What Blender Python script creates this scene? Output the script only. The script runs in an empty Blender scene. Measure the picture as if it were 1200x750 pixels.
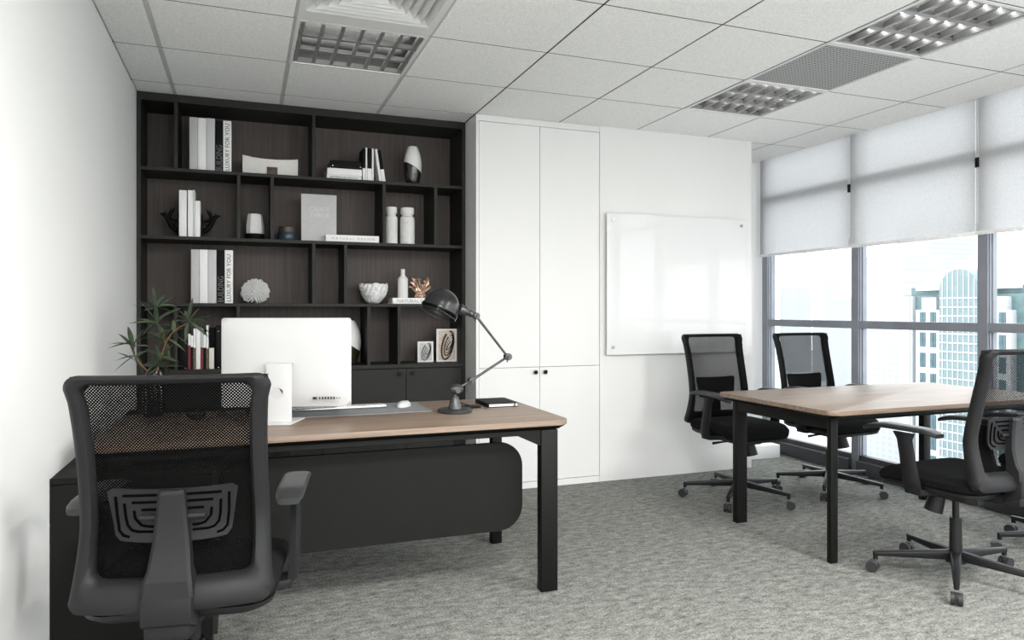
import bpy, bmesh, math, random
from math import sin, cos, pi, radians, sqrt, atan2
from mathutils import Vector, Matrix
random.seed(7)
C = bpy.context.scene.collection

# ------------------------------------------------------------------ materials
def lin(c):
    c = c / 255.0
    return c / 12.92 if c <= 0.04045 else ((c + 0.055) / 1.055) ** 2.4
def rgb(r, g, b): return (lin(r), lin(g), lin(b), 1.0)

def base_mat(name):
    m = bpy.data.materials.new(name); m.use_nodes = True
    nt = m.node_tree
    return m, nt, nt.nodes['Principled BSDF'], nt.nodes['Material Output']

def mat(name, col, rough=0.5, var=0.04, scale=40, metal=0.0, bump=0.0, bscale=200, spec=0.5, stretch=(1, 1, 1), coat=0):
    """plain surface with a little procedural variation of its own colour"""
    m, nt, b, out = base_mat(name)
    tc = nt.nodes.new('ShaderNodeTexCoord')
    mp = nt.nodes.new('ShaderNodeMapping'); mp.inputs['Scale'].default_value = stretch
    n = nt.nodes.new('ShaderNodeTexNoise'); n.inputs['Scale'].default_value = scale; n.inputs['Detail'].default_value = 4
    nt.links.new(tc.outputs['Object'], mp.inputs['Vector']); nt.links.new(mp.outputs[0], n.inputs['Vector'])
    r = nt.nodes.new('ShaderNodeValToRGB')
    c0 = tuple(max(0, v * (1 - var * 2)) for v in col[:3]) + (1,)
    c1 = tuple(min(1, v * (1 + var * 2)) for v in col[:3]) + (1,)
    r.color_ramp.elements[0].position = 0.3; r.color_ramp.elements[1].position = 0.7
    r.color_ramp.elements[0].color = c0; r.color_ramp.elements[1].color = c1
    nt.links.new(n.outputs['Fac'], r.inputs['Fac']); nt.links.new(r.outputs['Color'], b.inputs['Base Color'])
    b.inputs['Roughness'].default_value = rough; b.inputs['Metallic'].default_value = metal
    b.inputs['Specular IOR Level'].default_value = spec
    b.inputs['Coat Weight'].default_value = coat
    if bump:
        n2 = nt.nodes.new('ShaderNodeTexNoise'); n2.inputs['Scale'].default_value = bscale; n2.inputs['Detail'].default_value = 3
        nt.links.new(tc.outputs['Object'], n2.inputs['Vector'])
        bp = nt.nodes.new('ShaderNodeBump'); bp.inputs['Strength'].default_value = bump; bp.inputs['Distance'].default_value = 0.002
        nt.links.new(n2.outputs['Fac'], bp.inputs['Height']); nt.links.new(bp.outputs[0], b.inputs['Normal'])
    return m

def wood_mat(name, dark, mid, light, along='X', rough=0.5, fine=1.0):
    m, nt, b, out = base_mat(name)
    tc = nt.nodes.new('ShaderNodeTexCoord')
    mp = nt.nodes.new('ShaderNodeMapping')
    sc = {'X': (1.2, 26, 26), 'Z': (26, 26, 1.2)}[along]
    mp.inputs['Scale'].default_value = tuple(v * fine for v in sc)
    n = nt.nodes.new('ShaderNodeTexNoise'); n.inputs['Scale'].default_value = 1.6; n.inputs['Detail'].default_value = 8; n.inputs['Roughness'].default_value = 0.65; n.inputs['Distortion'].default_value = 0.6
    nt.links.new(tc.outputs['Object'], mp.inputs['Vector']); nt.links.new(mp.outputs[0], n.inputs['Vector'])
    r = nt.nodes.new('ShaderNodeValToRGB')
    r.color_ramp.elements[0].position = 0.28; r.color_ramp.elements[0].color = dark
    r.color_ramp.elements[1].position = 0.75; r.color_ramp.elements[1].color = light
    e = r.color_ramp.elements.new(0.5); e.color = mid
    nt.links.new(n.outputs['Fac'], r.inputs['Fac']); nt.links.new(r.outputs['Color'], b.inputs['Base Color'])
    bp = nt.nodes.new('ShaderNodeBump'); bp.inputs['Strength'].default_value = 0.15; bp.inputs['Distance'].default_value = 0.001
    nt.links.new(n.outputs['Fac'], bp.inputs['Height']); nt.links.new(bp.outputs[0], b.inputs['Normal'])
    b.inputs['Roughness'].default_value = rough
    return m

def carpet_mat():
    m, nt, b, out = base_mat('carpet_loop_pile')
    L = nt.links.new
    tc = nt.nodes.new('ShaderNodeTexCoord')
    mp = nt.nodes.new('ShaderNodeMapping'); mp.inputs['Scale'].default_value = (16, 34, 1); mp.inputs['Rotation'].default_value = (0, 0, radians(-12))
    n1 = nt.nodes.new('ShaderNodeTexNoise'); n1.inputs['Scale'].default_value = 1; n1.inputs['Detail'].default_value = 7; n1.inputs['Roughness'].default_value = 0.72
    L(tc.outputs['Object'], mp.inputs['Vector']); L(mp.outputs[0], n1.inputs['Vector'])
    v = nt.nodes.new('ShaderNodeTexVoronoi'); v.inputs['Scale'].default_value = 165
    L(tc.outputs['Object'], v.inputs['Vector'])
    n3 = nt.nodes.new('ShaderNodeTexNoise'); n3.inputs['Scale'].default_value = 120; n3.inputs['Detail'].default_value = 3
    L(tc.outputs['Object'], n3.inputs['Vector'])
    mx = nt.nodes.new('ShaderNodeMix'); mx.data_type = 'FLOAT'; mx.inputs[0].default_value = 0.38
    L(n1.outputs['Fac'], mx.inputs[2]); L(n3.outputs['Fac'], mx.inputs[3])
    r = nt.nodes.new('ShaderNodeValToRGB')
    r.color_ramp.elements[0].position = 0.36; r.color_ramp.elements[0].color = rgb(84, 85, 81)
    r.color_ramp.elements[1].position = 0.64; r.color_ramp.elements[1].color = rgb(172, 173, 167)
    L(mx.outputs[0], r.inputs['Fac'])
    mc = nt.nodes.new('ShaderNodeMix'); mc.data_type = 'RGBA'; mc.blend_type = 'MULTIPLY'; mc.inputs[0].default_value = 0.55
    r2 = nt.nodes.new('ShaderNodeValToRGB')
    r2.color_ramp.elements[0].position = 0.0; r2.color_ramp.elements[0].color = (1, 1, 1, 1)
    r2.color_ramp.elements[1].position = 0.9; r2.color_ramp.elements[1].color = (0.35, 0.35, 0.34, 1)
    L(v.outputs['Distance'], r2.inputs['Fac'])
    L(r.outputs['Color'], mc.inputs[6]); L(r2.outputs['Color'], mc.inputs[7])
    L(mc.outputs[2], b.inputs['Base Color'])
    bp = nt.nodes.new('ShaderNodeBump'); bp.inputs['Strength'].default_value = 0.7; bp.inputs['Distance'].default_value = 0.004; bp.invert = True
    L(v.outputs['Distance'], bp.inputs['Height']); L(bp.outputs[0], b.inputs['Normal'])
    b.inputs['Roughness'].default_value = 1.0; b.inputs['Specular IOR Level'].default_value = 0.1
    return m

def tile_mat():
    m, nt, b, out = base_mat('mineral_fibre_tile')
    L = nt.links.new
    tc = nt.nodes.new('ShaderNodeTexCoord')
    n = nt.nodes.new('ShaderNodeTexNoise'); n.inputs['Scale'].default_value = 170; n.inputs['Detail'].default_value = 4; n.inputs['Roughness'].default_value = 0.7
    L(tc.outputs['Object'], n.inputs['Vector'])
    r = nt.nodes.new('ShaderNodeValToRGB')
    r.color_ramp.elements[0].position = 0.34; r.color_ramp.elements[0].color = rgb(222, 222, 219)
    r.color_ramp.elements[1].position = 0.6; r.color_ramp.elements[1].color = rgb(250, 250, 248)
    L(n.outputs['Fac'], r.inputs['Fac']); L(r.outputs['Color'], b.inputs['Base Color'])
    b.inputs['Roughness'].default_value = 0.9; b.inputs['Specular IOR Level'].default_value = 0.15
    return m

def mesh_fabric(name, col, pitch=0.0056, open_=0.36, sheen=0.4):
    """woven office-chair net: real diamond-shaped holes in object space"""
    m, nt, b, out = base_mat(name)
    L = nt.links.new
    tc = nt.nodes.new('ShaderNodeTexCoord')
    sep = nt.nodes.new('ShaderNodeSeparateXYZ'); L(tc.outputs['Object'], sep.inputs[0])
    def math_(op, a, bb):
        n = nt.nodes.new('ShaderNodeMath'); n.operation = op
        for i, v in enumerate((a, bb)):
            if v is None: continue
            if isinstance(v, (int, float)): n.inputs[i].default_value = v
            else: L(v, n.inputs[i])
        return n.outputs[0]
    k = 2 * pi / pitch
    s1 = math_('SINE', math_('MULTIPLY', math_('ADD', sep.outputs['X'], sep.outputs['Z']), k / 1.41), None)
    s2 = math_('SINE', math_('MULTIPLY', math_('SUBTRACT', sep.outputs['X'], sep.outputs['Z']), k / 1.41), None)
    p = math_('ADD', s1, s2)
    hole = math_('GREATER_THAN', p, 2 * (0.5 - open_) * 1.15)
    tr = nt.nodes.new('ShaderNodeBsdfTransparent')
    mx = nt.nodes.new('ShaderNodeMixShader')
    L(hole, mx.inputs[0]); L(b.outputs[0], mx.inputs[1]); L(tr.outputs[0], mx.inputs[2]); L(mx.outputs[0], out.inputs['Surface'])
    b.inputs['Base Color'].default_value = col; b.inputs['Roughness'].default_value = 0.85; b.inputs['Specular IOR Level'].default_value = 0.06
    return m

def glass_mat(name, tint=(1, 1, 1, 1), refl=0.06, rough=0.0):
    m, nt, b, out = base_mat(name)
    L = nt.links.new
    tr = nt.nodes.new('ShaderNodeBsdfTransparent'); tr.inputs[0].default_value = tint
    gl = nt.nodes.new('ShaderNodeBsdfGlossy'); gl.inputs['Roughness'].default_value = rough
    n = nt.nodes.new('ShaderNodeTexNoise'); n.inputs['Scale'].default_value = 3
    fr = nt.nodes.new('ShaderNodeLayerWeight'); fr.inputs[0].default_value = 0.25
    ml = nt.nodes.new('ShaderNodeMath'); ml.operation = 'MULTIPLY'; ml.inputs[1].default_value = refl * 6
    L(fr.outputs['Fresnel'], ml.inputs[0])
    mx = nt.nodes.new('ShaderNodeMixShader')
    L(ml.outputs[0], mx.inputs[0]); L(tr.outputs[0], mx.inputs[1]); L(gl.outputs[0], mx.inputs[2]); L(mx.outputs[0], out.inputs['Surface'])
    return m

def shade_mat():
    m, nt, b, out = base_mat('screen_roller_fabric')
    L = nt.links.new
    tc = nt.nodes.new('ShaderNodeTexCoord')
    n = nt.nodes.new('ShaderNodeTexNoise'); n.inputs['Scale'].default_value = 420; n.inputs['Detail'].default_value = 2
    L(tc.outputs['Object'], n.inputs['Vector'])
    r = nt.nodes.new('ShaderNodeValToRGB')
    r.color_ramp.elements[0].position = 0.35; r.color_ramp.elements[0].color = rgb(188, 188, 189)
    r.color_ramp.elements[1].position = 0.65; r.color_ramp.elements[1].color = rgb(228, 228, 228)
    L(n.outputs['Fac'], r.inputs['Fac'])
    df = nt.nodes.new('ShaderNodeBsdfDiffuse'); tl = nt.nodes.new('ShaderNodeBsdfTranslucent'); tr = nt.nodes.new('ShaderNodeBsdfTransparent')
    L(r.outputs['Color'], df.inputs[0]); L(r.outputs['Color'], tl.inputs[0])
    m1 = nt.nodes.new('ShaderNodeMixShader'); m1.inputs[0].default_value = 0.62
    m2 = nt.nodes.new('ShaderNodeMixShader'); m2.inputs[0].default_value = 0.13
    L(df.outputs[0], m1.inputs[1]); L(tl.outputs[0], m1.inputs[2]); L(m1.outputs[0], m2.inputs[1]); L(tr.outputs[0], m2.inputs[2])
    L(m2.outputs[0], out.inputs['Surface'])
    return m

def emit_mat(name, col, s):
    m, nt, b, out = base_mat(name)
    b.inputs['Base Color'].default_value = col
    b.inputs['Emission Color'].default_value = col; b.inputs['Emission Strength'].default_value = s
    return m

def facade_mat(name, wall, win, fx, fz, wx=0.55, wz=0.55, axis='Y'):
    """rows of windows of a distant tower (pattern in object space)"""
    m, nt, b, out = base_mat(name)
    L = nt.links.new
    tc = nt.nodes.new('ShaderNodeTexCoord'); sep = nt.nodes.new('ShaderNodeSeparateXYZ'); L(tc.outputs['Object'], sep.inputs[0])
    def mth(op, a, v):
        n = nt.nodes.new('ShaderNodeMath'); n.operation = op; L(a, n.inputs[0])
        if isinstance(v, (int, float)): n.inputs[1].default_value = v
        else: L(v, n.inputs[1])
        return n.outputs[0]
    hx = mth('LESS_THAN', mth('FRACT', mth('MULTIPLY', sep.outputs[axis], 1 / fx), 0), wx)
    hz = mth('LESS_THAN', mth('FRACT', mth('MULTIPLY', sep.outputs['Z'], 1 / fz), 0), wz)
    both = mth('MULTIPLY', hx, hz)
    mx = nt.nodes.new('ShaderNodeMix'); mx.data_type = 'RGBA'
    mx.inputs[6].default_value = wall; mx.inputs[7].default_value = win
    L(both, mx.inputs[0]); L(mx.outputs[2], b.inputs['Base Color'])
    b.inputs['Roughness'].default_value = 0.6
    return m

M = {}
M['wall'] = mat('white_wall_paint', rgb(223, 223, 221), 0.75, 0.005, 3, spec=0.25)
M['laminate'] = mat('white_laminate', rgb(223, 223, 221), 0.45, 0.005, 3, spec=0.35)
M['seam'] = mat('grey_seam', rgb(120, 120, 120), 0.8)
M['carpet'] = carpet_mat()
M['tile'] = tile_mat()
M['tee'] = mat('painted_tee', rgb(196, 196, 193), 0.6, 0.02, 10)
M['tee_dark'] = mat('shadow_gap_tee', rgb(48, 48, 47), 0.7, 0.02, 10)
M['void'] = mat('ceiling_void', rgb(90, 90, 88), 0.9)
M['black'] = mat('charcoal_laminate', rgb(39, 39, 37), 0.55, 0.03, 12, spec=0.25)
M['panelblack'] = mat('charcoal_desk_laminate', rgb(23, 23, 21), 0.6, 0.03, 12, spec=0.14)
M['blackmetal'] = mat('black_powder_coat', rgb(16, 16, 15), 0.5, 0.04, 60, spec=0.18)
M['brownback'] = wood_mat('smoked_oak_back', rgb(54, 46, 42), rgb(69, 60, 55), rgb(85, 76, 70), 'Z', 0.6)
M['desk'] = wood_mat('grey_oak_top', rgb(98, 82, 69), rgb(126, 108, 93), rgb(150, 132, 117), 'X', 0.42)
M['plastic'] = mat('dark_grey_nylon', rgb(26, 26, 27), 0.52, 0.03, 30, bump=0.05, bscale=900, spec=0.22)
M['plastic_dark'] = mat('black_nylon', rgb(17, 17, 18), 0.5, 0.03, 30, spec=0.4)
M['pad'] = mat('arm_pad_pu', rgb(32, 33, 34), 0.38, 0.03, 30, spec=0.5)
M['slot'] = mat('slot_black', rgb(6, 6, 6), 0.95, spec=0.0)
M['seat'] = mat('black_seat_fabric', rgb(20, 20, 20), 0.95, 0.12, 500, bump=0.3, bscale=900, spec=0.1)
M['net'] = mesh_fabric('black_net', rgb(6, 6, 6), open_=0.09)
M['wheel'] = mat('caster_nylon', rgb(44, 44, 45), 0.5, spec=0.4)
M['alu'] = mat('window_aluminium', rgb(128, 132, 140), 0.45, 0.04, 8, metal=0.25)
M['alu_dark'] = mat('window_dark_rail', rgb(70, 70, 74), 0.5, 0.04, 8, metal=0.2)
M['glass'] = glass_mat('window_glass', (0.97, 0.985, 0.985, 1), 0.05)
M['vaseglass'] = glass_mat('smoked_clear_glass', (0.72, 0.74, 0.74, 1), 0.16)
M['shade'] = shade_mat()
M['whitebar'] = mat('white_rail', rgb(235, 235, 235), 0.4)
M['board'] = mat('white_back_painted_glass', rgb(220, 221, 220), 0.04, 0.003, 2, spec=0.3)
M['boardedge'] = mat('glass_edge', rgb(196, 202, 200), 0.2)
M['chrome'] = mat('brushed_chrome', rgb(190, 190, 190), 0.25, 0.02, 40, metal=1.0)
M['louver'] = mat('mirror_louvre', rgb(150, 150, 148), 0.4, 0.03, 30, metal=0.5)
M['reflector'] = mat('reflector_sheet', rgb(70, 70, 69), 0.5, 0.03, 20, metal=0.3)
M['tube'] = emit_mat('fluorescent_tube', (1, 0.99, 0.97, 1), 6.0)
M['frame_w'] = mat('white_enamel', rgb(224, 224, 222), 0.45, 0.01)
M['mac'] = mat('white_satin_plastic', rgb(192, 192, 191), 0.45, 0.006, 3)
M['mac_d'] = mat('light_grey_key', rgb(205, 206, 206), 0.4)
M['mat'] = mat('grey_desk_felt', rgb(128, 130, 131), 0.8, 0.05, 300)
M['lamp'] = mat('gunmetal_enamel', rgb(36, 37, 38), 0.28, 0.08, 60, spec=0.6, metal=0.35)
M['lampmetal'] = mat('aged_steel', rgb(78, 79, 79), 0.35, 0.15, 90, metal=0.7)
M['white'] = mat('white_ceramic', rgb(228, 228, 226), 0.4, 0.01)
M['whitematte'] = mat('matte_white_ceramic', rgb(224, 223, 220), 0.7, 0.02, 30)
M['cream'] = mat('cream_box', rgb(214, 212, 207), 0.6, 0.02)
M['bk_grey'] = mat('light_grey_cloth', rgb(196, 197, 197), 0.7, 0.03, 300)
M['bk_white'] = mat('white_book_cover', rgb(232, 232, 230), 0.5, 0.01)
M['bk_silver'] = mat('silver_grey_cover', rgb(182, 182, 181), 0.5, 0.02)
M['bk_black'] = mat('black_book_cover', rgb(14, 14, 14), 0.6, 0.05, spec=0.15)
M['bk_red'] = mat('dark_red_cover', rgb(110, 22, 26), 0.5, 0.05)
M['bk_ivory'] = mat('ivory_cover', rgb(212, 210, 198), 0.5, 0.05)
M['bk_brown'] = mat('brown_cover', rgb(96, 84, 62), 0.5, 0.25, 120)
M['pages'] = mat('book_pages', rgb(225, 222, 214), 0.8, 0.06, 700)
M['ink'] = mat('printed_ink', rgb(30, 30, 30), 0.6)
M['ink_grey'] = mat('printed_grey', rgb(150, 150, 148), 0.6)
M['ink_light'] = mat('printed_pale', rgb(208, 208, 206), 0.6)
M['ink_mid'] = mat('embossed_grey', rgb(104, 104, 102), 0.6)
M['olive'] = mat('smoked_olive_glass', rgb(46, 44, 28), 0.12, 0.05, spec=0.7)
M['smoke'] = mat('smoked_brown_glass', rgb(40, 36, 32), 0.1, 0.05, spec=0.7)
M['teal'] = mat('dark_teal_glaze', rgb(34, 58, 66), 0.35, 0.05)
M['lid'] = mat('dark_walnut_lid', rgb(66, 52, 36), 0.45, 0.15, 60)
M['iron'] = mat('black_cast_iron', rgb(8, 8, 8), 0.6, 0.1, spec=0.12)
M['gold'] = mat('rose_gold', rgb(236, 204, 184), 0.32, 0.1, 60, metal=1.0)
M['silver'] = mat('hammered_silver', rgb(222, 222, 220), 0.4, 0.10, 45, metal=0.0, bump=0.8, bscale=60)
M['coral'] = mat('white_coral', rgb(226, 226, 224), 0.7, 0.02)
M['leaf'] = mat('olive_green_leaf', rgb(56, 70, 50), 0.5, 0.22, 30)
M['leaf2'] = mat('pale_leaf', rgb(76, 90, 62), 0.5, 0.2, 30)
M['twig'] = mat('brown_twig', rgb(112, 82, 58), 0.8, 0.2, 90)
M['photo_g'] = mat('print_grey_ground', rgb(190, 191, 190), 0.5, 0.08, 30)
M['photo_w'] = mat('print_warm_ground', rgb(204, 192, 178), 0.5, 0.12, 24)
M['bronze'] = mat('print_bronze_line', rgb(168, 110, 78), 0.5, 0.15, 60)
M['teal_glassb'] = mat('teal_curtain_wall', rgb(84, 108, 111), 0.45, 0.1, 0.4)
M['city_white'] = mat('white_city_facade', rgb(176, 178, 180), 0.8, 0.02, 0.2)
M['city_win'] = mat('dark_city_window', rgb(62, 88, 94), 0.4, 0.1, 0.5)
M['city_teal'] = mat('teal_city_panel', rgb(106, 124, 127), 0.5, 0.05, 0.3)
M['city_roof'] = mat('pale_city_roof', rgb(196, 198, 200), 0.8, 0.02, 0.2)
M['ground'] = mat('pale_city_ground', rgb(186, 188, 188), 0.9, 0.1, 0.02)

# ------------------------------------------------------------------ mesh builder
def wloc(o):
    v = Vector((0, 0, 0))
    while o is not None:
        v += o.location; o = o.parent
    return v

class MB:
    def __init__(s): s.bm = bmesh.new()
    def _mi(s, fs, mi):
        for f in fs: f.material_index = mi
    def hexa(s, P, mi=0, bev=0, seg=2):
        """8 points: bottom 4 (ccw) then top 4"""
        vs = [s.bm.verts.new(p) for p in P]
        F = [(3, 2, 1, 0), (4, 5, 6, 7), (0, 1, 5, 4), (1, 2, 6, 5), (2, 3, 7, 6), (3, 0, 4, 7)]
        fs = [s.bm.faces.new([vs[i] for i in f]) for f in F]
        s._mi(fs, mi)
        if bev:
            es = list({e for f in fs for e in f.edges})
            r = bmesh.ops.bevel(s.bm, geom=es, offset=bev, segments=seg, affect='EDGES', profile=0.5, clamp_overlap=True)
            s._mi(r['faces'], mi)
    def box(s, x0, x1, y0, y1, z0, z1, mi=0, bev=0, seg=2):
        s.hexa([(x0, y0, z0), (x1, y0, z0), (x1, y1, z0), (x0, y1, z0), (x0, y0, z1), (x1, y0, z1), (x1, y1, z1), (x0, y1, z1)], mi, bev, seg)
    def bar(s, p0, p1, w, h, mi=0, bev=0, up=(0, 0, 1), w1=None, h1=None):
        """rectangular bar from p0 to p1; w across, h along 'up'"""
        p0 = Vector(p0); p1 = Vector(p1); d = (p1 - p0).normalized(); u = Vector(up)
        sd = d.cross(u).normalized(); u = sd.cross(d).normalized()
        w1 = w if w1 is None else w1; h1 = h if h1 is None else h1
        P = []
        for p, ww, hh in ((p0, w, h), (p1, w1, h1)):
            for a, b in ((-1, -1), (1, -1), (1, 1), (-1, 1)):
                P.append(p + sd * a * ww / 2 + u * b * hh / 2)
        s.hexa(P, mi, bev)
    def rings(s, R, closed_ends=True, mi=0, loop=True):
        """skin consecutive rings of equal vertex count"""
        V = [[s.bm.verts.new(p) for p in r] for r in R]
        n = len(R[0]); fs = []
        for a, b in zip(V[:-1], V[1:]):
            for i in range(n if loop else n - 1):
                j = (i + 1) % n
                try: fs.append(s.bm.faces.new((a[i], a[j], b[j], b[i])))
                except ValueError: pass
        if closed_ends:
            fs.append(s.bm.faces.new(list(reversed(V[0])))); fs.append(s.bm.faces.new(V[-1]))
        s._mi(fs, mi); return V
    def cyl(s, p0, p1, r0, r1=None, seg=20, mi=0, caps=True):
        s.tube([p0, p1], [r0, r0 if r1 is None else r1], seg, mi, caps)
    def tube(s, pts, r, seg=10, mi=0, caps=True, flat=1.0):
        pts = [Vector(p) for p in pts]
        if isinstance(r, (int, float)): r = [r] * len(pts)
        R = []; ref = None
        for i, p in enumerate(pts):
            d = (pts[min(i + 1, len(pts) - 1)] - pts[max(i - 1, 0)]).normalized()
            if ref is None:
                ref = Vector((0, 0, 1)) if abs(d.z) < 0.9 else Vector((1, 0, 0))
            a = d.cross(ref).normalized(); b = a.cross(d).normalized(); ref = b
            R.append([p + (a * cos(t) + b * sin(t) * flat) * r[i] for t in [2 * pi * k / seg for k in range(seg)]])
        s.rings(R, caps, mi)
    def lathe(s, prof, c=(0, 0, 0), seg=32, mi=0, axis=(0, 0, 1), fn=None):
        q = Vector((0, 0, 1)).rotation_difference(Vector(axis)); c = Vector(c)
        R = []
        for r, z in prof:
            R.append([c + q @ Vector((max(r, 1e-5) * cos(t), max(r, 1e-5) * sin(t), z)) for t in [2 * pi * k / seg for k in range(seg)]])
        V = s.rings(R, True, mi)
        if fn:
            for i, ring in enumerate(V[:-1]):
                for k, v in enumerate(ring):
                    for f in v.link_faces:
                        pass
        return V
    def ball(s, c, r, mi=0, seg=16, sc=(1, 1, 1)):
        m = Matrix.Translation(Vector(c)) @ Matrix.Diagonal((r * sc[0], r * sc[1], r * sc[2], 1))
        g = bmesh.ops.create_uvsphere(s.bm, u_segments=seg, v_segments=max(6, seg // 2), radius=1, matrix=m)
        s._mi({f for v in g['verts'] for f in v.link_faces}, mi)
    def prism(s, poly, lo, hi, axis='Z', mi=0, bev=0, seg=2, side_mi=None):
        """extrude a 2-D polygon; axis Z: (x,y), Y: (x,z), X: (y,z)"""
        def P(a, b, c):
            return {'Z': (a, b, c), 'Y': (a, c, b), 'X': (c, a, b)}[axis]
        A = [s.bm.verts.new(P(a, b, lo)) for a, b in poly]; B = [s.bm.verts.new(P(a, b, hi)) for a, b in poly]
        n = len(poly); f0 = s.bm.faces.new(list(reversed(A))); f1 = s.bm.faces.new(B)
        sides = [s.bm.faces.new((A[i], A[(i + 1) % n], B[(i + 1) % n], B[i])) for i in range(n)]
        s._mi([f0, f1] + sides, mi)
        if side_mi is not None: s._mi(sides, side_mi)
        if bev:
            es = list(set(f0.edges) | set(f1.edges))
            r = bmesh.ops.bevel(s.bm, geom=es, offset=bev, segments=seg, affect='EDGES', profile=0.5, clamp_overlap=True)
            s._mi(r['faces'], mi if side_mi is None else side_mi)
    def grid(s, fn, nu, nv, mi=0):
        V = [[s.bm.verts.new(fn(i / nu, j / nv)) for i in range(nu + 1)] for j in range(nv + 1)]
        for j in range(nv):
            for i in range(nu):
                f = s.bm.faces.new((V[j][i], V[j][i + 1], V[j + 1][i + 1], V[j + 1][i])); f.material_index = mi
        return V
    def build(s, name, mats, parent=None, smooth=True, angle=38, fixn=True):
        if fixn: bmesh.ops.recalc_face_normals(s.bm, faces=s.bm.faces)
        off = wloc(parent)
        if off.length > 0: bmesh.ops.translate(s.bm, verts=s.bm.verts, vec=-off)
        me = bpy.data.meshes.new(name); s.bm.to_mesh(me); s.bm.free()
        if not isinstance(mats, (list, tuple)): mats = [mats]
        for m in mats: me.materials.append(M[m] if isinstance(m, str) else m)
        if smooth:
            for p in me.polygons: p.use_smooth = True
            me.set_sharp_from_angle(angle=radians(angle))
        o = bpy.data.objects.new(name, me); C.objects.link(o)
        if parent: o.parent = parent
        return o

def tag(o, label=None, cat=None, group=None, kind=None):
    if label: o['label'] = label
    if cat: o['category'] = cat
    if group: o['group'] = group
    if kind: o['kind'] = kind
    return o
def thing(name, label, cat, loc=(0, 0, 0), group=None):
    o = bpy.data.objects.new(name, None); C.objects.link(o); o.location = loc; o.empty_display_size = 0.1
    return tag(o, label, cat, group)
def settle(root, mesh_obj):
    """give a one-mesh thing its origin at 'root' position"""
    off = Vector(root)
    for v in mesh_obj.data.vertices: v.co -= off
    mesh_obj.location = off
    return mesh_obj
def copy_tree(o, parent=None):
    c = o.copy(); C.objects.link(c)
    if parent: c.parent = parent
    for ch in list(o.children): copy_tree(ch, c)
    return c
def struct(o): o['kind'] = 'structure'; return o

def rrect(x0, x1, y0, y1, r, k=6):
    if isinstance(r, (int, float)): r = [r] * 4
    P = []
    for (cx, cy, a0, rr) in ((x1 - r[0], y0 + r[0], -90, r[0]), (x1 - r[1], y1 - r[1], 0, r[1]), (x0 + r[2], y1 - r[2], 90, r[2]), (x0 + r[3], y0 + r[3], 180, r[3])):
        for i in range(k + 1):
            a = radians(a0 + 90 * i / k); P.append((cx + rr * cos(a), cy + rr * sin(a)))
    return P

def text(s, origin, right, up, width=None, height=None, depth=0.0008, mat_='ink', parent=None, name='lettering', space=1.0):
    """built-in font text as a mesh; fits 'width' (along right) and 'height' (along up)"""
    cu = bpy.data.curves.new('t', 'FONT'); cu.body = s; cu.size = 1; cu.align_x = 'LEFT'; cu.space_character = space; cu.resolution_u = 2
    t = bpy.data.objects.new('t', cu); C.objects.link(t)
    dg = bpy.context.evaluated_depsgraph_get(); dg.update()
    me = bpy.data.meshes.new_from_object(t.evaluated_get(dg))
    bpy.data.objects.remove(t); bpy.data.curves.remove(cu)
    xs = [v.co.x for v in me.vertices]; ys = [v.co.y for v in me.vertices]
    x0, x1, y0, y1 = min(xs), max(xs), min(ys), max(ys)
    sx = width / (x1 - x0) if width else height / (y1 - y0)
    sy = height / (y1 - y0) if height else sx
    R = Vector(right).normalized(); U = Vector(up).normalized(); N = R.cross(U); o = Vector(origin) - wloc(parent)
    for v in me.vertices:
        v.co = o + R * ((v.co.x - x0) * sx) + U * ((v.co.y - y0) * sy) + N * depth
    me.materials.clear(); me.materials.append(M[mat_])
    ob = bpy.data.objects.new(name, me); C.objects.link(ob)
    if parent: ob.parent = parent
    return ob

# ------------------------------------------------------------------ room shell
XL, XR, YB, YF, HC = -0.59, 4.20, 5.07, -2.3, 2.48
b = MB(); b.box(XL - 0.1, XR + 0.12, YF, YB + 0.1, -0.12, 0); struct(b.build('floor', 'carpet', smooth=False))
b = MB(); b.box(XL - 0.12, XL, YF, YB + 0.1, 0, 2.62); struct(b.build('wall_left', 'wall', smooth=False))
b = MB(); b.box(XL, XR + 0.12, YB, YB + 0.12, 0, 2.62); struct(b.build('wall_back', 'wall', smooth=False))
YC = 4.44
b = MB(); b.box(2.322, 3.615, YC, 4.64, 0, 2.6); struct(b.build('wall_partition', 'wall', smooth=False))
b = MB(); b.box(3.617, 4.075, 4.655, YB, 0, 0.105, bev=0.004); struct(b.build('trim_1', 'wall'))

# ceiling: lay-in tiles, visible tees, open cells for fittings
GX = [XL] + [0.215 + 0.6005 * k for k in range(-1, 7)] + [XR]
GY = [YF + 0.03] + [3.27 + 0.598 * k for k in range(-9, 4) if 3.27 + 0.598 * k > YF + 0.1] + [YB]
FIT = {}
def cell(x, y):
    i = max(k for k in range(len(GX)) if GX[k] <= x); j = max(k for k in range(len(GY)) if GY[k] <= y); return i, j
for key, (x, y) in {'light_a': (0.5, 3.5), 'diff': (0.5, 3.0), 'light_b': (2.9, 3.5), 'perf': (2.9, 3.0), 'light_c': (2.9, 2.4),
                    'light_e': (0.5, 0.6), 'light_f': (2.9, 0.6), 'light_h': (2.9, -1.2), 'light_g': (0.5, -1.2)}.items():
    FIT[cell(x, y)] = key
t = MB()
for i in range(len(GX) - 1):
    for j in range(len(GY) - 1):
        if (i, j) in FIT: continue
        g = 0.0052
        wl = 0.011 if i in (1, 2, 3) else g      # tiles either side of the three broad tees
        wr = 0.011 if i in (0, 1, 2) else g
        t.box(GX[i] + wl, GX[i + 1] - wr, GY[j] + g, GY[j + 1] - g, HC, HC + 0.014)
t.box(XL, XR, YF, YB, 2.66, 2.72, mi=1)
t.box(XL, XL + 0.02, YF, YB, HC + 0.02, 2.66, mi=1)
struct(t.build('ceiling', ['tile', 'void'], smooth=False))
t = MB()
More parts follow.
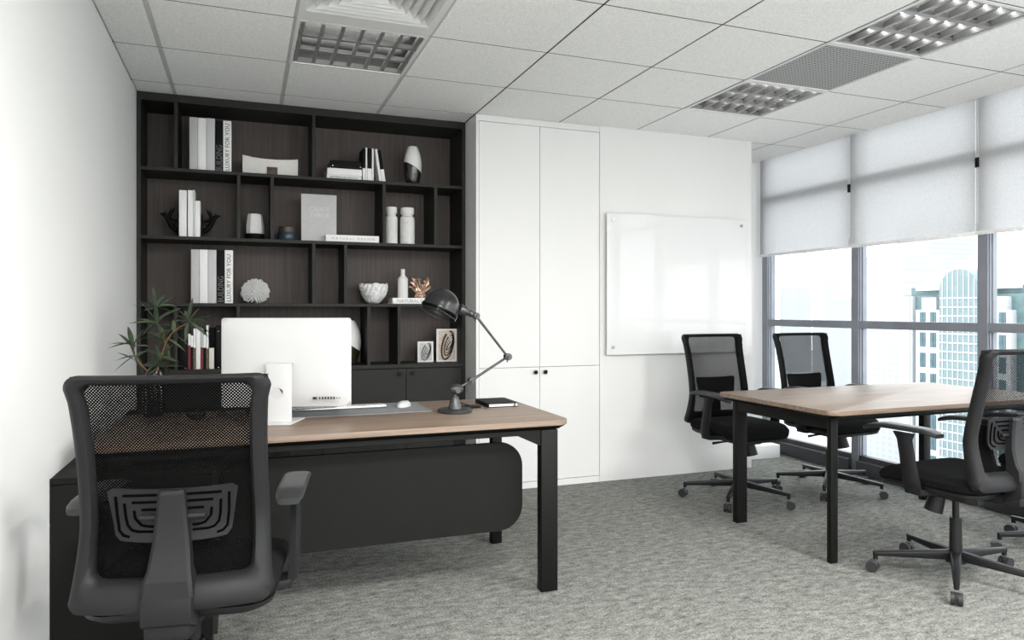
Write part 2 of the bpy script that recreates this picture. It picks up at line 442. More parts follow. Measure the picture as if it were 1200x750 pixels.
for i, x in enumerate(GX[1:-1]):
    w = 0.011 if i in (0, 1, 2) else 0.012
    t.box(x - (w if i in (0, 1, 2) else .0044), x + (w if i in (0, 1, 2) else .0044), YF, YB, HC + (.0145 if i in (0, 1, 2) else .001), HC + 0.02, mi=0 if i in (0, 1, 2) else 1)
    if i in (0, 1, 2): t.box(x - 0.0095, x + 0.0095, YF, YB, HC + 0.001, HC + 0.0146, mi=0)
for y in GY[1:-1]:
    t.box(XL, XR, y - 0.0044, y + 0.0044, HC + 0.001, HC + 0.02, mi=1)
struct(t.build('trim_2', ['tee', 'tee_dark'], smooth=False))

def frame_ring(mb, x0, x1, y0, y1, w, z0, z1, mi=0):
    mb.box(x0, x1, y0, y0 + w, z0, z1, mi); mb.box(x0, x1, y1 - w, y1, z0, z1, mi)
    mb.box(x0, x0 + w, y0 + w, y1 - w, z0, z1, mi); mb.box(x1 - w, x1, y0 + w, y1 - w, z0, z1, mi)

def ceiling_light(key, label, grp, fill_w=0):
    (i, j) = [k for k, v in FIT.items() if v == key][0]
    x0, x1, y0, y1 = GX[i] + 0.003, GX[i + 1] - 0.003, GY[j] + 0.003, GY[j + 1] - 0.003
    cx, cy = (x0 + x1) / 2, (y0 + y1) / 2
    r = thing('ceiling_light', label, 'ceiling light', (cx, cy, HC), grp)
    m = MB(); frame_ring(m, x0, x1, y0, y1, 0.016, HC - 0.004, HC + 0.02); m.build('frame', 'frame_w', r, smooth=False)
    # housing with curved reflectors
    m = MB()
    frame_ring(m, x0, x1, y0, y1, 0.004, HC + 0.02, HC + 0.085); m.box(x0, x1, y0, y1, HC + 0.081, HC + 0.085)
    m.build('housing', 'reflector', r, smooth=False)
    n = 3; wy = (y1 - y0 - 0.04) / n
    # parabolic louvre: three long troughs crossed by blades
    lv = MB()
    for k in range(n + 1):
        yy = y0 + 0.02 + wy * k
        lv.hexa([(x0 + .017, yy - .012, HC + .002), (x1 - .017, yy - .012, HC + .002), (x1 - .017, yy + .012, HC + .002), (x0 + .017, yy + .012, HC + .002),
                 (x0 + .017, yy - .003, HC + .026), (x1 - .017, yy - .003, HC + .026), (x1 - .017, yy + .003, HC + .026), (x0 + .017, yy + .003, HC + .026)])
    nb = 7
    for k in range(n):
        a, c = y0 + 0.02 + wy * k + .011, y0 + 0.02 + wy * (k + 1) - .011
        for q in range(nb):
            xx = x0 + 0.03 + (x1 - x0 - 0.06) * q / (nb - 1)
            lv.hexa([(xx - .009, a, HC + .003), (xx + .009, a, HC + .003), (xx + .009, c, HC + .003), (xx - .009, c, HC + .003),
                     (xx - .0015, a, HC + .034), (xx + .0015, a, HC + .034), (xx + .0015, c, HC + .034), (xx - .0015, c, HC + .034)])
    lv.build('louvre', 'louver', r, smooth=False)
    for k in range(n):
        m = MB(); yy = y0 + 0.02 + wy * (k + .5)
        m.cyl((x0 + .03, yy, HC + .052), (x1 - .03, yy, HC + .052), 0.007, seg=12)
        m.build('fluorescent_tube', 'tube', r)
    if fill_w:
        L = bpy.data.lights.new('added_fill_light', 'AREA'); L.energy = fill_w; L.size = 0.55; L.color = (1, 0.985, 0.965)  # area light added for fill, only under the fittings out of view
        lo = bpy.data.objects.new('fill_light_source', L); C.objects.link(lo); lo.parent = r; lo.location = (0, 0, -0.006)
    return r
ceiling_light('light_a', 'louvred ceiling light above the black bookcase, beside the round-vaned air diffuser', 'louvred ceiling lights')
ceiling_light('light_b', 'louvred ceiling light nearest the white partition wall, touching the perforated panel', 'louvred ceiling lights')
ceiling_light('light_c', 'louvred ceiling light at the top right, on the near side of the perforated panel', 'louvred ceiling lights')

def perf_mat():
    m, nt, b_, out = base_mat('perforated_grey_sheet'); L = nt.links.new
    tc = nt.nodes.new('ShaderNodeTexCoord'); mp = nt.nodes.new('ShaderNodeMapping'); mp.inputs['Rotation'].default_value = (0, 0, radians(0))
    v = nt.nodes.new('ShaderNodeTexVoronoi'); v.inputs['Scale'].default_value = 48; v.inputs['Randomness'].default_value = 0.0; v.voronoi_dimensions = '2D'
    L(tc.outputs['Object'], mp.inputs[0]); L(mp.outputs[0], v.inputs['Vector'])
    r = nt.nodes.new('ShaderNodeValToRGB'); r.color_ramp.interpolation = 'CONSTANT'
    r.color_ramp.elements[0].color = rgb(60, 60, 60); r.color_ramp.elements[1].position = 0.36; r.color_ramp.elements[1].color = rgb(176, 176, 174)
    L(v.outputs['Distance'], r.inputs[0]); L(r.outputs[0], b_.inputs['Base Color']); b_.inputs['Roughness'].default_value = 0.5
    return m
M['perf'] = perf_mat()
(i, j) = [k for k, v in FIT.items() if v == 'perf'][0]
x0, x1, y0, y1 = GX[i] + .003, GX[i + 1] - .003, GY[j] + .003, GY[j + 1] - .003
r = thing('return_air_grille', 'grey perforated return air panel between two louvred lights in the ceiling', 'air vent', ((x0 + x1) / 2, (y0 + y1) / 2, HC))
m = MB(); frame_ring(m, x0, x1, y0, y1, 0.014, HC - .003, HC + .02); m.build('frame', 'frame_w', r, smooth=False)
m = MB(); m.box(x0 + .014, x1 - .014, y0 + .014, y1 - .014, HC + .003, HC + .012); m.build('perforated_sheet', 'perf', r, smooth=False)

(i, j) = [k for k, v in FIT.items() if v == 'diff'][0]
x0, x1, y0, y1 = GX[i] + .003, GX[i + 1] - .003, GY[j] + .003, GY[j + 1] - .003
cx, cy = (x0 + x1) / 2, (y0 + y1) / 2
r = thing('air_diffuser', 'square white four-way ceiling air diffuser with stepped vanes beside the left light', 'air vent', (cx, cy, HC))
m = MB()
# flat plate with the pyramid of vanes: nested square cones
m.box(x0, x1, y0, y0 + .03, HC - .003, HC + .01); m.box(x0, x1, y1 - .1, y1, HC - .003, HC + .01)
m.box(x0, x0 + .03, y0 + .03, y1 - .1, HC - .003, HC + .01); m.box(x1 - .03, x1, y0 + .03, y1 - .1, HC - .003, HC + .01)
m.build('face_plate', 'frame_w', r, smooth=False)
for k in range(6):
    m = MB(); s0 = 0.27 - k * 0.042; s1 = s0 - 0.034
    cyy = cy - .035
    A = [(cx - s0, cyy - s0 * .88, HC + .0), (cx + s0, cyy - s0 * .88, HC), (cx + s0, cyy + s0 * .88, HC), (cx - s0, cyy + s0 * .88, HC)]
    B = [(cx - s1, cyy - s1 * .88, HC + .04), (cx + s1, cyy - s1 * .88, HC + .04), (cx + s1, cyy + s1 * .88, HC + .04), (cx - s1, cyy + s1 * .88, HC + .04)]
    A2 = [(p[0], p[1], p[2] + .003) for p in A]; B2 = [(p[0], p[1], p[2] + .003) for p in B]
    m.rings([A, B, B2, A2, A], closed_ends=False)
    m.build('vane', 'frame_w', r, smooth=False)
m = MB(); m.box(x0 + .01, x1 - .01, y0 + .01, y1 - .01, HC + .05, HC + .06); m.build('backing', 'bk_silver', r, smooth=False)

# windows: mullions, rails and one pane per bay
bays = [5.02 - 0.968 * k for k in range(0, 8)]
bayends = bays + [YF]
for k in range(len(bays)):
    ya, yb = bayends[k], bayends[k + 1]       # far, near
    if ya - yb < 0.1: continue
    m = MB()
    m.box(XR, XR + .085, ya - .066, ya, 0, 2.62, bev=.003); m.box(XR + .012, XR + .07, ya - .072, ya - .066, 0, 2.62)
    m.box(XR + .03, XR + .038, ya - .078, ya - .066, 0, 2.62)
    w = struct(m.build('window_%d' % (k + 1), 'alu', smooth=False))
    m = MB()
    m.box(XR + .004, XR + .07, yb, ya - .066, 1.062, 1.118, bev=.003); m.box(XR + .004, XR + .07, yb, ya - .066, 2.105, 2.175, bev=.003)
    m.box(XR + .002, XR + .07, yb, ya - .066, 2.50, 2.62)
    struct(m.build('transom', 'alu', w, smooth=False))
    m = MB(); m.box(XR - .03, XR + .08, yb, ya - .066 if k else ya, 0.0, 0.10, bev=.006); m.box(XR + .01, XR + .06, yb, ya - .066, .10, .135)
    struct(m.build('bottom_rail', 'alu_dark', w, smooth=False))
    m = MB(); m.box(XR + .045, XR + .051, yb, ya - .066, .13, 2.5)
    struct(m.build('pane', 'glass', w, smooth=False))

# roller shades
def bead_chain(mb, x, y, z0, z1, r=0.0022, mi=0):
    z = z1
    while z > z0:
        mb.ball((x, y, z), r, mi, 6); z -= 0.009
    mb.cyl((x, y, z0), (x, y, z1), 0.0007, seg=5, mi=mi)
def roller(ya, yb, label, zb=1.655):
    X = 4.165
    r = thing('roller_shade', label, 'roller shade', (X, (ya + yb) / 2, zb), 'grey roller shades on the windows')
    m = MB(); m.box(X - .0006, X + .0006, yb, ya, zb + .018, HC + .03); m.build('fabric', 'shade', r, smooth=False)
    m = MB(); m.box(X - .006, X + .006, yb, ya, zb - .004, zb + .02, bev=.004); m.build('bottom_bar', 'whitebar', r)
    m = MB(); m.cyl((X + .012, yb, HC + .04), (X + .012, ya, HC + .04), .018, seg=12); m.build('roller_tube', 'whitebar', r)
    m = MB(); bead_chain(m, X - .01, yb - .012, 1.72, HC + .02); bead_chain(m, X - .01, yb - .024, 1.72, HC + .02)
    ch = m.build('bead_chain', 'whitebar', r)
    m = MB(); m.box(X - .016, X - .006, yb - .03, yb - .008, 2.06, 2.12, bev=.002); m.build('chain_clip', 'blackmetal', ch)
pos = ['grey translucent roller shade next to the white partition, smallest in view', 'grey translucent roller shade in the middle bay above the arched teal tower',
       'grey translucent roller shade cut off by the right edge of the photo']
for k in range(3):
    ya = [5.0, 4.0455, 3.0685][k]; yb = [4.047, 3.070, 2.10][k]
    roller(ya, yb, pos[k])

# ------------------------------------------------------------------ bookcase
YK = 4.672; YKB = 5.05; XA, XZ = -0.588, 1.414; T = 0.02
bc = thing('bookcase', 'tall charcoal bookcase with brown timber back and low doors along the far wall', 'bookcase', ((XA + XZ) / 2, YK, 0))
SH = [2.042, 1.637, 1.238, 0.838]        # top faces of the shelves
m = MB()
m.box(XA, XA + .02, YK, YKB, 0, HC - .002); m.box(XZ - .022, XZ, YK, YKB, 0, HC - .002)
m.box(XA + .02, XZ - .022, YK, YKB, 2.432, HC - .002); m.box(XA + .02, XZ - .022, YK + .02, YKB, 0, .06)
m.build('carcass', 'black', bc, smooth=False)
m = MB(); m.box(XA + .02, XZ - .022, 4.985, YKB, .06, 2.432); m.build('back_panel', 'brownback', bc, smooth=False)
for k, z in enumerate(SH):
    m = MB(); m.box(XA + .02, XZ - .022, YK + .003, 4.985, z - (.02 if k < 3 else .026), z, bev=.0008, seg=1); m.build('shelf', 'black', bc, smooth=False)
divs = [(-.381, SH[0], 2.432), (.414, SH[0], 2.432),
        (-.031, SH[1], SH[0] - .02), (.163, SH[1], SH[0] - .02), (.861, SH[1], SH[0] - .02), (1.209, SH[1], SH[0] - .02),
        (.414, SH[2], SH[1] - .02), (.613, SH[2], SH[1] - .02),
        (-.381, SH[3], SH[2] - .02), (-.033, SH[3], SH[2] - .02), (.761, SH[3], SH[2] - .02), (.960, SH[3], SH[2] - .02)]
for x, z0, z1 in divs:
    m = MB(); m.box(x - .0095, x + .0095, YK + .006, 4.985, z0, z1); m.build('divider', 'black', bc, smooth=False)
dx = [XA + .022, -.083, .411, .905, 1.006, XZ - .024]
doors = [(XA + .022, -.078), (-.075, .464), (.467, 1.0045), (1.0075, XZ - .024)]
for q, (a, c) in enumerate(doors):
    m = MB(); m.box(a, c, YK + .001, YK + .019, .064, .808, bev=.0012, seg=1); d = m.build('door', 'black', bc, smooth=False)
    kx = c - .042 if q in (0, 2) else a + .04
    m = MB(); m.cyl((kx, YK + .001, .778), (kx, YK - .012, .778), .006, seg=14); m.cyl((kx, YK - .012, .778), (kx, YK - .02, .778), .013, .014, seg=18)
    m.build('knob', 'blackmetal', d)
m = MB(); m.box(XA + .02, XZ - .022, YK + .03, 4.985, .06, .07); m.build('cabinet_floor', 'black', bc, smooth=False)

# ------------------------------------------------------------------ tall white cabinet
tc_ = thing('tall_cabinet', 'tall white flush cabinet with four doors and two black knobs beside the bookcase', 'cabinet', (1.87, YC, 0))
CX0, CX1 = 1.418, 2.320
m = MB()
m.box(CX0, CX0 + .02, YC + .001, 5.06, 0, HC - .002); m.box(CX1 - .02, CX1, YC + .019, 5.06, 0, HC - .002)
m.box(CX0 + .02, CX1 - .02, YC + .001, 5.06, 2.437, HC - .002); m.box(CX0 + .02, CX1 - .02, YC + .001, 5.06, 0, .042)
m.box(CX1 - .02, CX1, YC + .001, YC + .019, 2.437, HC - .002)
m.box(CX1 - .02, CX1, YC + .001, YC + .019, 0, .042)
m.build('carcass', 'laminate', tc_, smooth=False)
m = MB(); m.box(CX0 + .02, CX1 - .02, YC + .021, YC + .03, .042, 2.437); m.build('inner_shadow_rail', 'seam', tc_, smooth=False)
for (a, c) in ((CX0 + .0215, 1.8665), (1.8695, CX1 - .0015)):
    for (z0, z1) in ((.0455, .8115), (.8145, 2.434)):
        m = MB(); m.box(a, c, YC, YC + .02, z0, z1, bev=.0008, seg=1); d = m.build('door', 'laminate', tc_, smooth=False)
        if z0 < .5:
            kx = c - .034 if a < 1.6 else a + .034
            m = MB(); m.cyl((kx, YC, .779), (kx, YC - .012, .779), .006, seg=14); m.cyl((kx, YC - .012, .779), (kx, YC - .021, .779), .013, .0145, seg=20)
            m.build('knob', 'blackmetal', d)

# ------------------------------------------------------------------ glass whiteboard
wb = thing('glass_board', 'large square white glass writing board fixed to the partition by round studs', 'whiteboard', (2.95, YC, 1.38))
m = MB(); m.box(2.36, 3.54, YC - .034, YC - .028, .884, 1.875, bev=.001, seg=1); m.build('glass_panel', 'board', wb, smooth=False)
for x in (2.407, 3.492):
    for z in (.937, 1.828):
        m = MB(); m.cyl((x, YC - .028, z), (x, YC, z), .009, seg=14); m.cyl((x, YC - .034, z), (x, YC - .041, z), .0125, .0115, seg=20)
        m.build('stud', 'chrome', wb)

# ------------------------------------------------------------------ return cabinet along left wall
rc = thing('low_cabinet', 'long low charcoal cabinet against the left wall carrying the end of the desk', 'cabinet', (-.35, 2.683, 0))
m = MB(); m.box(XL + .002, -.105, 2.685, 4.40, .0, .625); m.build('body', 'panelblack', rc, smooth=False)
m = MB(); m.box(XL + .002, -.105, 2.683, 4.402, .6275, .648, bev=.0008, seg=1); m.build('cabinet_top', 'panelblack', rc, smooth=False)
for q in range(3):
    a = 2.70 + q * .56
    m = MB(); m.box(-.105, -.087, a + .002, a + .556, .06, .622, bev=.001, seg=1); d = m.build('door', 'black', rc, smooth=False)
    m = MB(); m.cyl((-.087, a + .5, .58), (-.072, a + .5, .58), .011, .013, seg=16); m.build('knob', 'blackmetal', d)

# ------------------------------------------------------------------ desks
def table(root, x0, x1, y0, y1, zt, legs, beams, rad=.05):
    m = MB()
    P = rrect(x0, x1, y0, y1, rad); m.prism(P, zt - .022, zt, 'Z', bev=.003)
    m.build('tabletop', 'desk', root)
    m = MB()
    A = [(a, b2, zt - .022) for a, b2 in rrect(x0 + .002, x1 - .002, y0 + .002, y1 - .002, rad)]
    B = [(a, b2, zt - .040) for a, b2 in rrect(x0 + .028, x1 - .028, y0 + .028, y1 - .028, rad * .6)]
    m.rings([A, B]); m.build('chamfered_underside', 'blackmetal', root)
    for L_ in legs:
        m = MB(); m.box(*L_, bev=.004, seg=2); m.build('leg', 'blackmetal', root)
    m = MB()
    for B_ in beams: m.box(*B_, bev=.002, seg=1)
    return m
dk = thing('executive_desk', 'large office desk with wood top and black legs, computer and lamp on it', 'desk', (.4, 3.15, 0))
ZT = .73
m = table(dk, -.50, 1.30, 2.750, 3.565, ZT,
          [(1.176, 1.253, 2.777, 2.825, 0, .688), (1.186, 1.240, 3.445, 3.493, 0, .688), (-.44, -.37, 2.777, 2.825, .648, .688), (-.44, -.37, 3.445, 3.493, .648, .688)],
          [(-.44, 1.18, 2.785, 2.82, .667, .6895), (-.44, 1.18, 3.45, 3.485, .667, .6895), (1.178, 1.25, 2.82, 3.45, .667, .6895), (-.43, -.38, 2.82, 3.45, .667, .6895)])
m.prism([(1.07, .668), (1.178, .668), (1.178, .618)], 2.785, 2.82, 'Y')
m.prism([(1.07, .668), (1.178, .668), (1.178, .618)], 3.45, 3.485, 'Y')
m.build('support_frame', 'blackmetal', dk, smooth=False)
m = MB(); m.prism(rrect(-.08, 1.133, .246, .625, .105, 10), 2.888, 2.906, 'Y', bev=.002)
mp_ = m.build('modesty_panel', 'panelblack', dk)
m = MB()
for x in (.15, .85): m.box(x - .02, x + .02, 2.906, 2.912, .56, .69); m.box(x - .02, x + .02, 2.82, 2.912, .684, .6895)
m.build('panel_bracket', 'blackmetal', mp_, smooth=False)

mt = thing('meeting_table', 'rectangular meeting table with wood top and black legs near the window', 'table', (3.33, 2.96, 0))
m = table(mt, 2.517, 4.14, 2.535, 3.392, ZT,
          [(2.585, 2.628, 2.612, 2.640, 0, .688), (2.585, 2.655, 3.295, 3.335, 0, .688), (4.0, 4.06, 3.285, 3.325, 0, .688), (4.0, 4.06, 2.612, 2.65, 0, .688)],
          [(2.63, 4.0, 2.62, 2.65, .667, .6895), (2.655, 4.0, 3.295, 3.33, .667, .6895), (2.587, 2.626, 2.64, 3.295, .63, .6895), (4.01, 4.05, 2.65, 3.285, .64, .6895)])
m.build('support_frame', 'blackmetal', mt, smooth=False)

# ------------------------------------------------------------------ task chair
def yb_(z):        # fore-aft profile of the back: forward at the lumbar, leaning back above and below
    if z >= .66: t_ = (z - .66) / .375; return -.215 - .085 * t_ ** 1.25
    t_ = (.66 - z) / .21; return -.215 - .045 * t_ ** 1.6
def hw_(z):
    if z > .62: t_ = (z - .62) / .415; return .226 - .004 * sin(pi * t_) + .009 * t_ ** 6
    t_ = (.62 - z) / .17; return .226 + .014 * t_ ** 1.3
def bk(x, z, off=0): return Vector((x, yb_(z) + .032 * (x / .23) ** 2 + off, z))

def ring_pts(ztop, zbot, inset_side, r, n_side=16, n_h=8, k=5):
    P = []
    hw = lambda z: hw_(z) - inset_side(z)
    # bottom edge left->right
    for i in range(n_h + 1):
        x = -(hw(zbot) - r) + 2 * (hw(zbot) - r) * i / n_h; P.append((x, zbot))
    def arc(cx, cz, a0):
        for i in range(1, k + 1):
            a = radians(a0 + 90 * i / k); P.append((cx + r * cos(a), cz + r * sin(a)))
    arc(hw(zbot) - r, zbot + r, -90)
    for i in range(1, n_side):
        z = zbot + r + (ztop - zbot - 2 * r) * i / n_side; P.append((hw(z), z))
    P.append((hw(ztop), ztop - r))
    arc(hw(ztop) - r, ztop - r, 0)
    for i in range(1, n_h + 1):
        x = (hw(ztop) - r) - 2 * (hw(ztop) - r) * i / n_h; P.append((x, ztop))
    arc(-(hw(ztop) - r), ztop - r, 90)
    for i in range(1, n_side + 1):
        z = ztop - r - (ztop - zbot - 2 * r) * i / n_side; P.append((-hw(z), z))
    arc(-(hw(zbot) - r), zbot + r, 180)
    P.pop()
    return P

def make_chair():
    root = thing('office_chair', 'x', 'office chair', (0, 0, 0))
    # back frame
    m = MB()
    O = ring_pts(1.038, .458, lambda z: 0, .032)
    side = lambda z: .040 + (.016 * max(0, (.62 - z) / .17) if z < .62 else 0)
    I = ring_pts(1.016, .530, side, .026)
    R = []
    for (ox, oz), (ix, iz) in zip(O, I):
        dx, dz = ix - ox, iz - oz
        f = .012
        def pt(s_, off): return bk(ox + dx * s_, oz + dz * s_, off)
        low = max(0, min(1, (.66 - oz) / .2))
        th = .030 + .016 * low
        R.append([pt(.0, f * .2), pt(.12, f), pt(.88, f), pt(1.0, f * .2), pt(1.0, -th * .45), pt(.80, -th * .85), pt(.35, -th), pt(.04, -th * .7)])
    R.append(R[0])
    m.rings(R, closed_ends=False); bmesh.ops.remove_doubles(m.bm, verts=m.bm.verts, dist=1e-5)
    fr = m.build('back_frame', 'plastic', root, angle=50)
    # net
    m = MB()
    def net(u, v):
        z = .478 + (1.034 - .478) * v; w = hw_(z) - .006
        return bk((2 * u - 1) * w, z, .013)
    m.grid(net, 20, 26); m.build('mesh_back', 'net', root)
    # lumbar pad with nested slots
    m = MB()
    def lp(x, z, off): return bk(x, z, off) + Vector((0, -.012, 0))
    Pm = []
    def outline(hwt, hwb, zt, zb, r, k=5):
        P = []
        for (cx, cz, a0) in ((hwb - r, zb + r, -90), (hwt - r, zt - r, 0), (-(hwt - r), zt - r, 90), (-(hwb - r), zb + r, 180)):
            for i in range(k + 1):
                a = radians(a0 + 90 * i / k); P.append((cx + r * cos(a), cz + r * sin(a)))
        return P
    nx = 24
    def zt_(x): return .752 + .006 * (x / .15) ** 2
    def zb_(x): return .618 + .010 * (abs(x) / .14) ** 3
    for off, flip in ((-.004, 0),):
        A = []
        for i in range(nx + 1):
            s_ = 2 * i / nx - 1
            A.append(s_)
        def surf(o_):
            def f_(u, v):
                s_ = 2 * u - 1
                hwv = .136 + .016 * v
                x = s_ * hwv; e = max(0, (abs(s_) - .9) / .1)
                z0, z1 = zb_(x) + .012 * e ** 2, zt_(x) - .010 * e ** 2
                return lp(x, z0 + (z1 - z0) * v, o_)
            return f_
        V1 = m.grid(surf(-.010), nx, 10); V2 = m.grid(surf(-.004), nx, 10)
        bd1 = V1[0] + [r_[-1] for r_ in V1[1:]] + list(reversed(V1[-1]))[1:] + [r_[0] for r_ in reversed(V1)][1:-1]
        bd2 = V2[0] + [r_[-1] for r_ in V2[1:]] + list(reversed(V2[-1]))[1:] + [r_[0] for r_ in reversed(V2)][1:-1]
        for i in range(len(bd1)):
            j = (i + 1) % len(bd1); m.bm.faces.new((bd1[i], bd1[j], bd2[j], bd2[i]))
    for sgn in (-1, 1):
        for k, (hx, zt, zb) in enumerate(((.132, .738, .634), (.112, .720, .646), (.090, .701, .658))):
            # top slot, then an L down the side and under
            m.tube([lp(sgn * x, zt, -.0105) for x in (.035, .06, .09, hx - .018)][:4] if k < 2 else [lp(sgn * x, zt, -.0105) for x in (.035, .06, hx - .018)], .0034, 6, 1)
            pts = [lp(sgn * hx, zt - .002, -.0105), lp(sgn * (hx - .002), (zt + zb) / 2, -.0105), lp(sgn * (hx - .006), zb + .016, -.0105),
                   lp(sgn * (hx - .016), zb + .004, -.0105), lp(sgn * (hx - .03), zb, -.0105)]
            if k: pts.append(lp(sgn * .045, zb - .001, -.0105))
            m.tube(pts, .0034, 6, 1)
        m.tube([lp(sgn * .03, .680, -.013), lp(sgn * .075, .680, -.013)], .009, 8, 0)
    m.build('lumbar_support', ['plastic', 'slot'], root)
    # spine
    m = MB()
    def yrear(z): return yb_(z) - .052
    R = []
    for z, h, d in ((.500, .060, .050), (.540, .056, .056), (.56, .050, .044), (.62, .043, .036), (.70, .034, .030), (.742, .031, .026), (.750, .028, .020)):
        y1_ = yb_(z) - .016; y0_ = y1_ - d
        R.append([Vector((-h, y1_, z)), Vector((-h, y0_ + .008, z)), Vector((-h + .008, y0_, z)), Vector((h - .008, y0_, z)), Vector((h, y0_ + .008, z)), Vector((h, y1_, z))])
    m.rings(R); m.build('spine', 'plastic', root, angle=30)
    # bracket from the lower bar to the mechanism
    m = MB()
    m.hexa([(-.058, -.31, .435), (.058, -.31, .435), (.058, -.235, .40), (-.058, -.235, .40), (-.058, -.31, .505), (.058, -.31, .505), (.058, -.245, .505), (-.058, -.245, .505)], bev=.006)
    m.hexa([(-.052, -.30, .395), (.052, -.30, .395), (.06, .02, .372), (-.06, .02, .372), (-.052, -.30, .44), (.052, -.30, .44), (.06, .02, .41), (-.06, .02, .41)], bev=.006)
    m.build('back_bracket', 'plastic', root)
    # mechanism
    m = MB(); m.box(-.085, .085, -.10, .13, .362, .412, bev=.014)
    m.tube([(.08, .05, .385), (.17, .06, .382), (.235, .06, .378)], [.007, .006, .009], 8)
    mech = m.build('tilt_mechanism', 'plastic_dark', root)
    m = MB(); m.cyl((-.03, .06, .372), (-.044, .075, .288), .033, .039, seg=18)
    m.build('tension_knob', 'plastic_dark', mech)
    # seat shell + cushion
    def seat_ring(z, g, dip=0.0):
        P = rrect(-.235 + g, .235 - g, -.225 + g, .240 - g, [.075, .085, .085, .075][0:4], 7)
        out = []
        for x, y in P:
            wf = max(0, (y - .12) / .12)
            out.append(Vector((x, y, z - .030 * wf ** 2 - .012 * (1 - min(1, abs(x) / .235)) * 0)))
        return out
    m = MB(); m.rings([seat_ring(.408, .07), seat_ring(.412, .02), seat_ring(.424, .006), seat_ring(.436, .004)]); m.build('seat_shell', 'plastic_dark', root)
    m = MB(); m.rings([seat_ring(.436, .010), seat_ring(.446, .0), seat_ring(.470, -.003), seat_ring(.486, .008), seat_ring(.494, .028), seat_ring(.497, .07)]); m.build('seat', 'seat', root)
    # armrests
    for sgn in (-1, 1):
        m = MB()
        # flat wide upright, leaning forward to the top
        R = []
        for z, y, wy, x in ((.395, .015, .034, .235), (.42, .018, .036, .262), (.46, .022, .036, .268), (.56, .040, .030, .268), (.63, .052, .030, .268), (.660, .058, .046, .266)):
            tx = .013
            R.append([Vector((sgn * (x - tx), y - wy, z)), Vector((sgn * (x + tx * .3), y - wy - .003, z)), Vector((sgn * (x + tx), y - wy * .6, z)), Vector((sgn * (x + tx), y + wy * .6, z)), Vector((sgn * (x + tx * .3), y + wy + .003, z)), Vector((sgn * (x - tx), y + wy, z))])
        m.rings(R)
        m.hexa([(sgn * .15, -.03, .392), (sgn * .15, .06, .392), (sgn * .262, .055, .398), (sgn * .262, -.02, .398),
                (sgn * .15, -.03, .409), (sgn * .15, .06, .409), (sgn * .262, .055, .425), (sgn * .262, -.02, .425)], bev=.003)
        ar = m.build('armrest', 'plastic', root)
        m = MB(); R = []
        n = 14
        for i in range(n + 1):
            t_ = i / n; y = -.105 + .36 * t_
            w = .041 * (1 - .08 * (2 * t_ - 1) ** 2) * min(1, .72 + t_ * 4) ** .7 * (sin(pi * min(1, max(0, (1 - t_) * 6 + .25)) / 2))
            z = .682 - .026 * max(0, (t_ - .62) / .38) ** 2 - .014 * max(0, (.18 - t_) / .18) ** 1.5
            h = .013 - .004 * abs(2 * t_ - 1) ** 3
            x = .262
            R.append([Vector((sgn * x + w * (abs(cos(a)) ** .6) * (1 if cos(a) > 0 else -1), y, z + h * (abs(sin(a)) ** .7) * (1 if sin(a) > 0 else -1))) for a in [2 * pi * (q + .5) / 20 for q in range(20)]])
        m.rings(R); m.build('arm_pad', 'pad', ar)
    # gas lift
    m = MB(); m.cyl((0, 0, .10), (0, 0, .27), .026, .024, seg=20); m.cyl((0, 0, .27), (0, 0, .365), .014, seg=16); m.build('gas_lift', 'plastic_dark', root)
    # star base and casters
    m = MB()
    m.cyl((0, 0, .075), (0, 0, .125), .042, .034, seg=20)
    for k in range(5):
        a = 2 * pi * k / 5; d = Vector((cos(a), sin(a), 0))
        p0 = d * .02 + Vector((0, 0, .105)); p1 = d * .335 + Vector((0, 0, .086))
        m.bar(p0, p1, .042, .040, w1=.024, h1=.020, bev=.005)
        m.cyl(d * .328 + Vector((0, 0, .096)), d * .328 + Vector((0, 0, .060)), .012, .010, seg=12)
    sb = m.build('star_base', 'plastic_dark', root)
    for k in range(5):
        a = 2 * pi * k / 5; d = Vector((cos(a), sin(a), 0)); s_ = Vector((-sin(a + .5 * sin(2.1 * k)), cos(a + .5 * sin(2.1 * k)), 0)); f_ = Vector((s_.y, -s_.x, 0))
        c = d * .328 + f_ * .012
        m = MB()
        for q in (-1, 1):
            p = c + s_ * q * .014 + Vector((0, 0, .0255))
            m.cyl(p - s_ * .008, p + s_ * .008, .0255, .0255, seg=20)
        m.bar(c - s_ * .006 + Vector((0, 0, .03)), c + s_ * .006 + Vector((0, 0, .03)), .040, .034, bev=.004)
        m.build('caster', 'wheel', sb)
    return root

def pose(o, x, y, heading_deg, star_deg, label):
    """heading: anticlockwise from +Y; star_deg: world angle of one base arm"""
    o.location = (x, y, 0); o.rotation_euler = (0, 0, radians(heading_deg)); o['label'] = label
    for ch in o.children:
        if ch.name.startswith('star_base'): ch.rotation_euler = (0, 0, radians(star_deg - heading_deg))
ch1 = make_chair()
G = 'mesh-backed office chairs'
ch1['group'] = G
chairs = [ch1] + [copy_tree(ch1) for _ in range(4)]
pose(chairs[0], -.128, 2.195, -9, 20, 'grey mesh-back office chair in the foreground, back to us, in front of the wooden desk')
pose(chairs[1], 2.93, 3.725, 180, 6, 'black mesh-back office chair beyond the meeting table, nearest the white glass board')
pose(chairs[2], 3.665, 3.715, 180, 4, 'black mesh-back office chair beyond the meeting table, in front of the first window bay')
pose(chairs[3], 2.97, 2.28, 4, 2, 'grey office chair on the near side of the meeting table, whole star base in view')
pose(chairs[4], 3.79, 2.30, 2, 8, 'office chair at the right edge of the photo, mostly hidden behind the nearer grey chair')

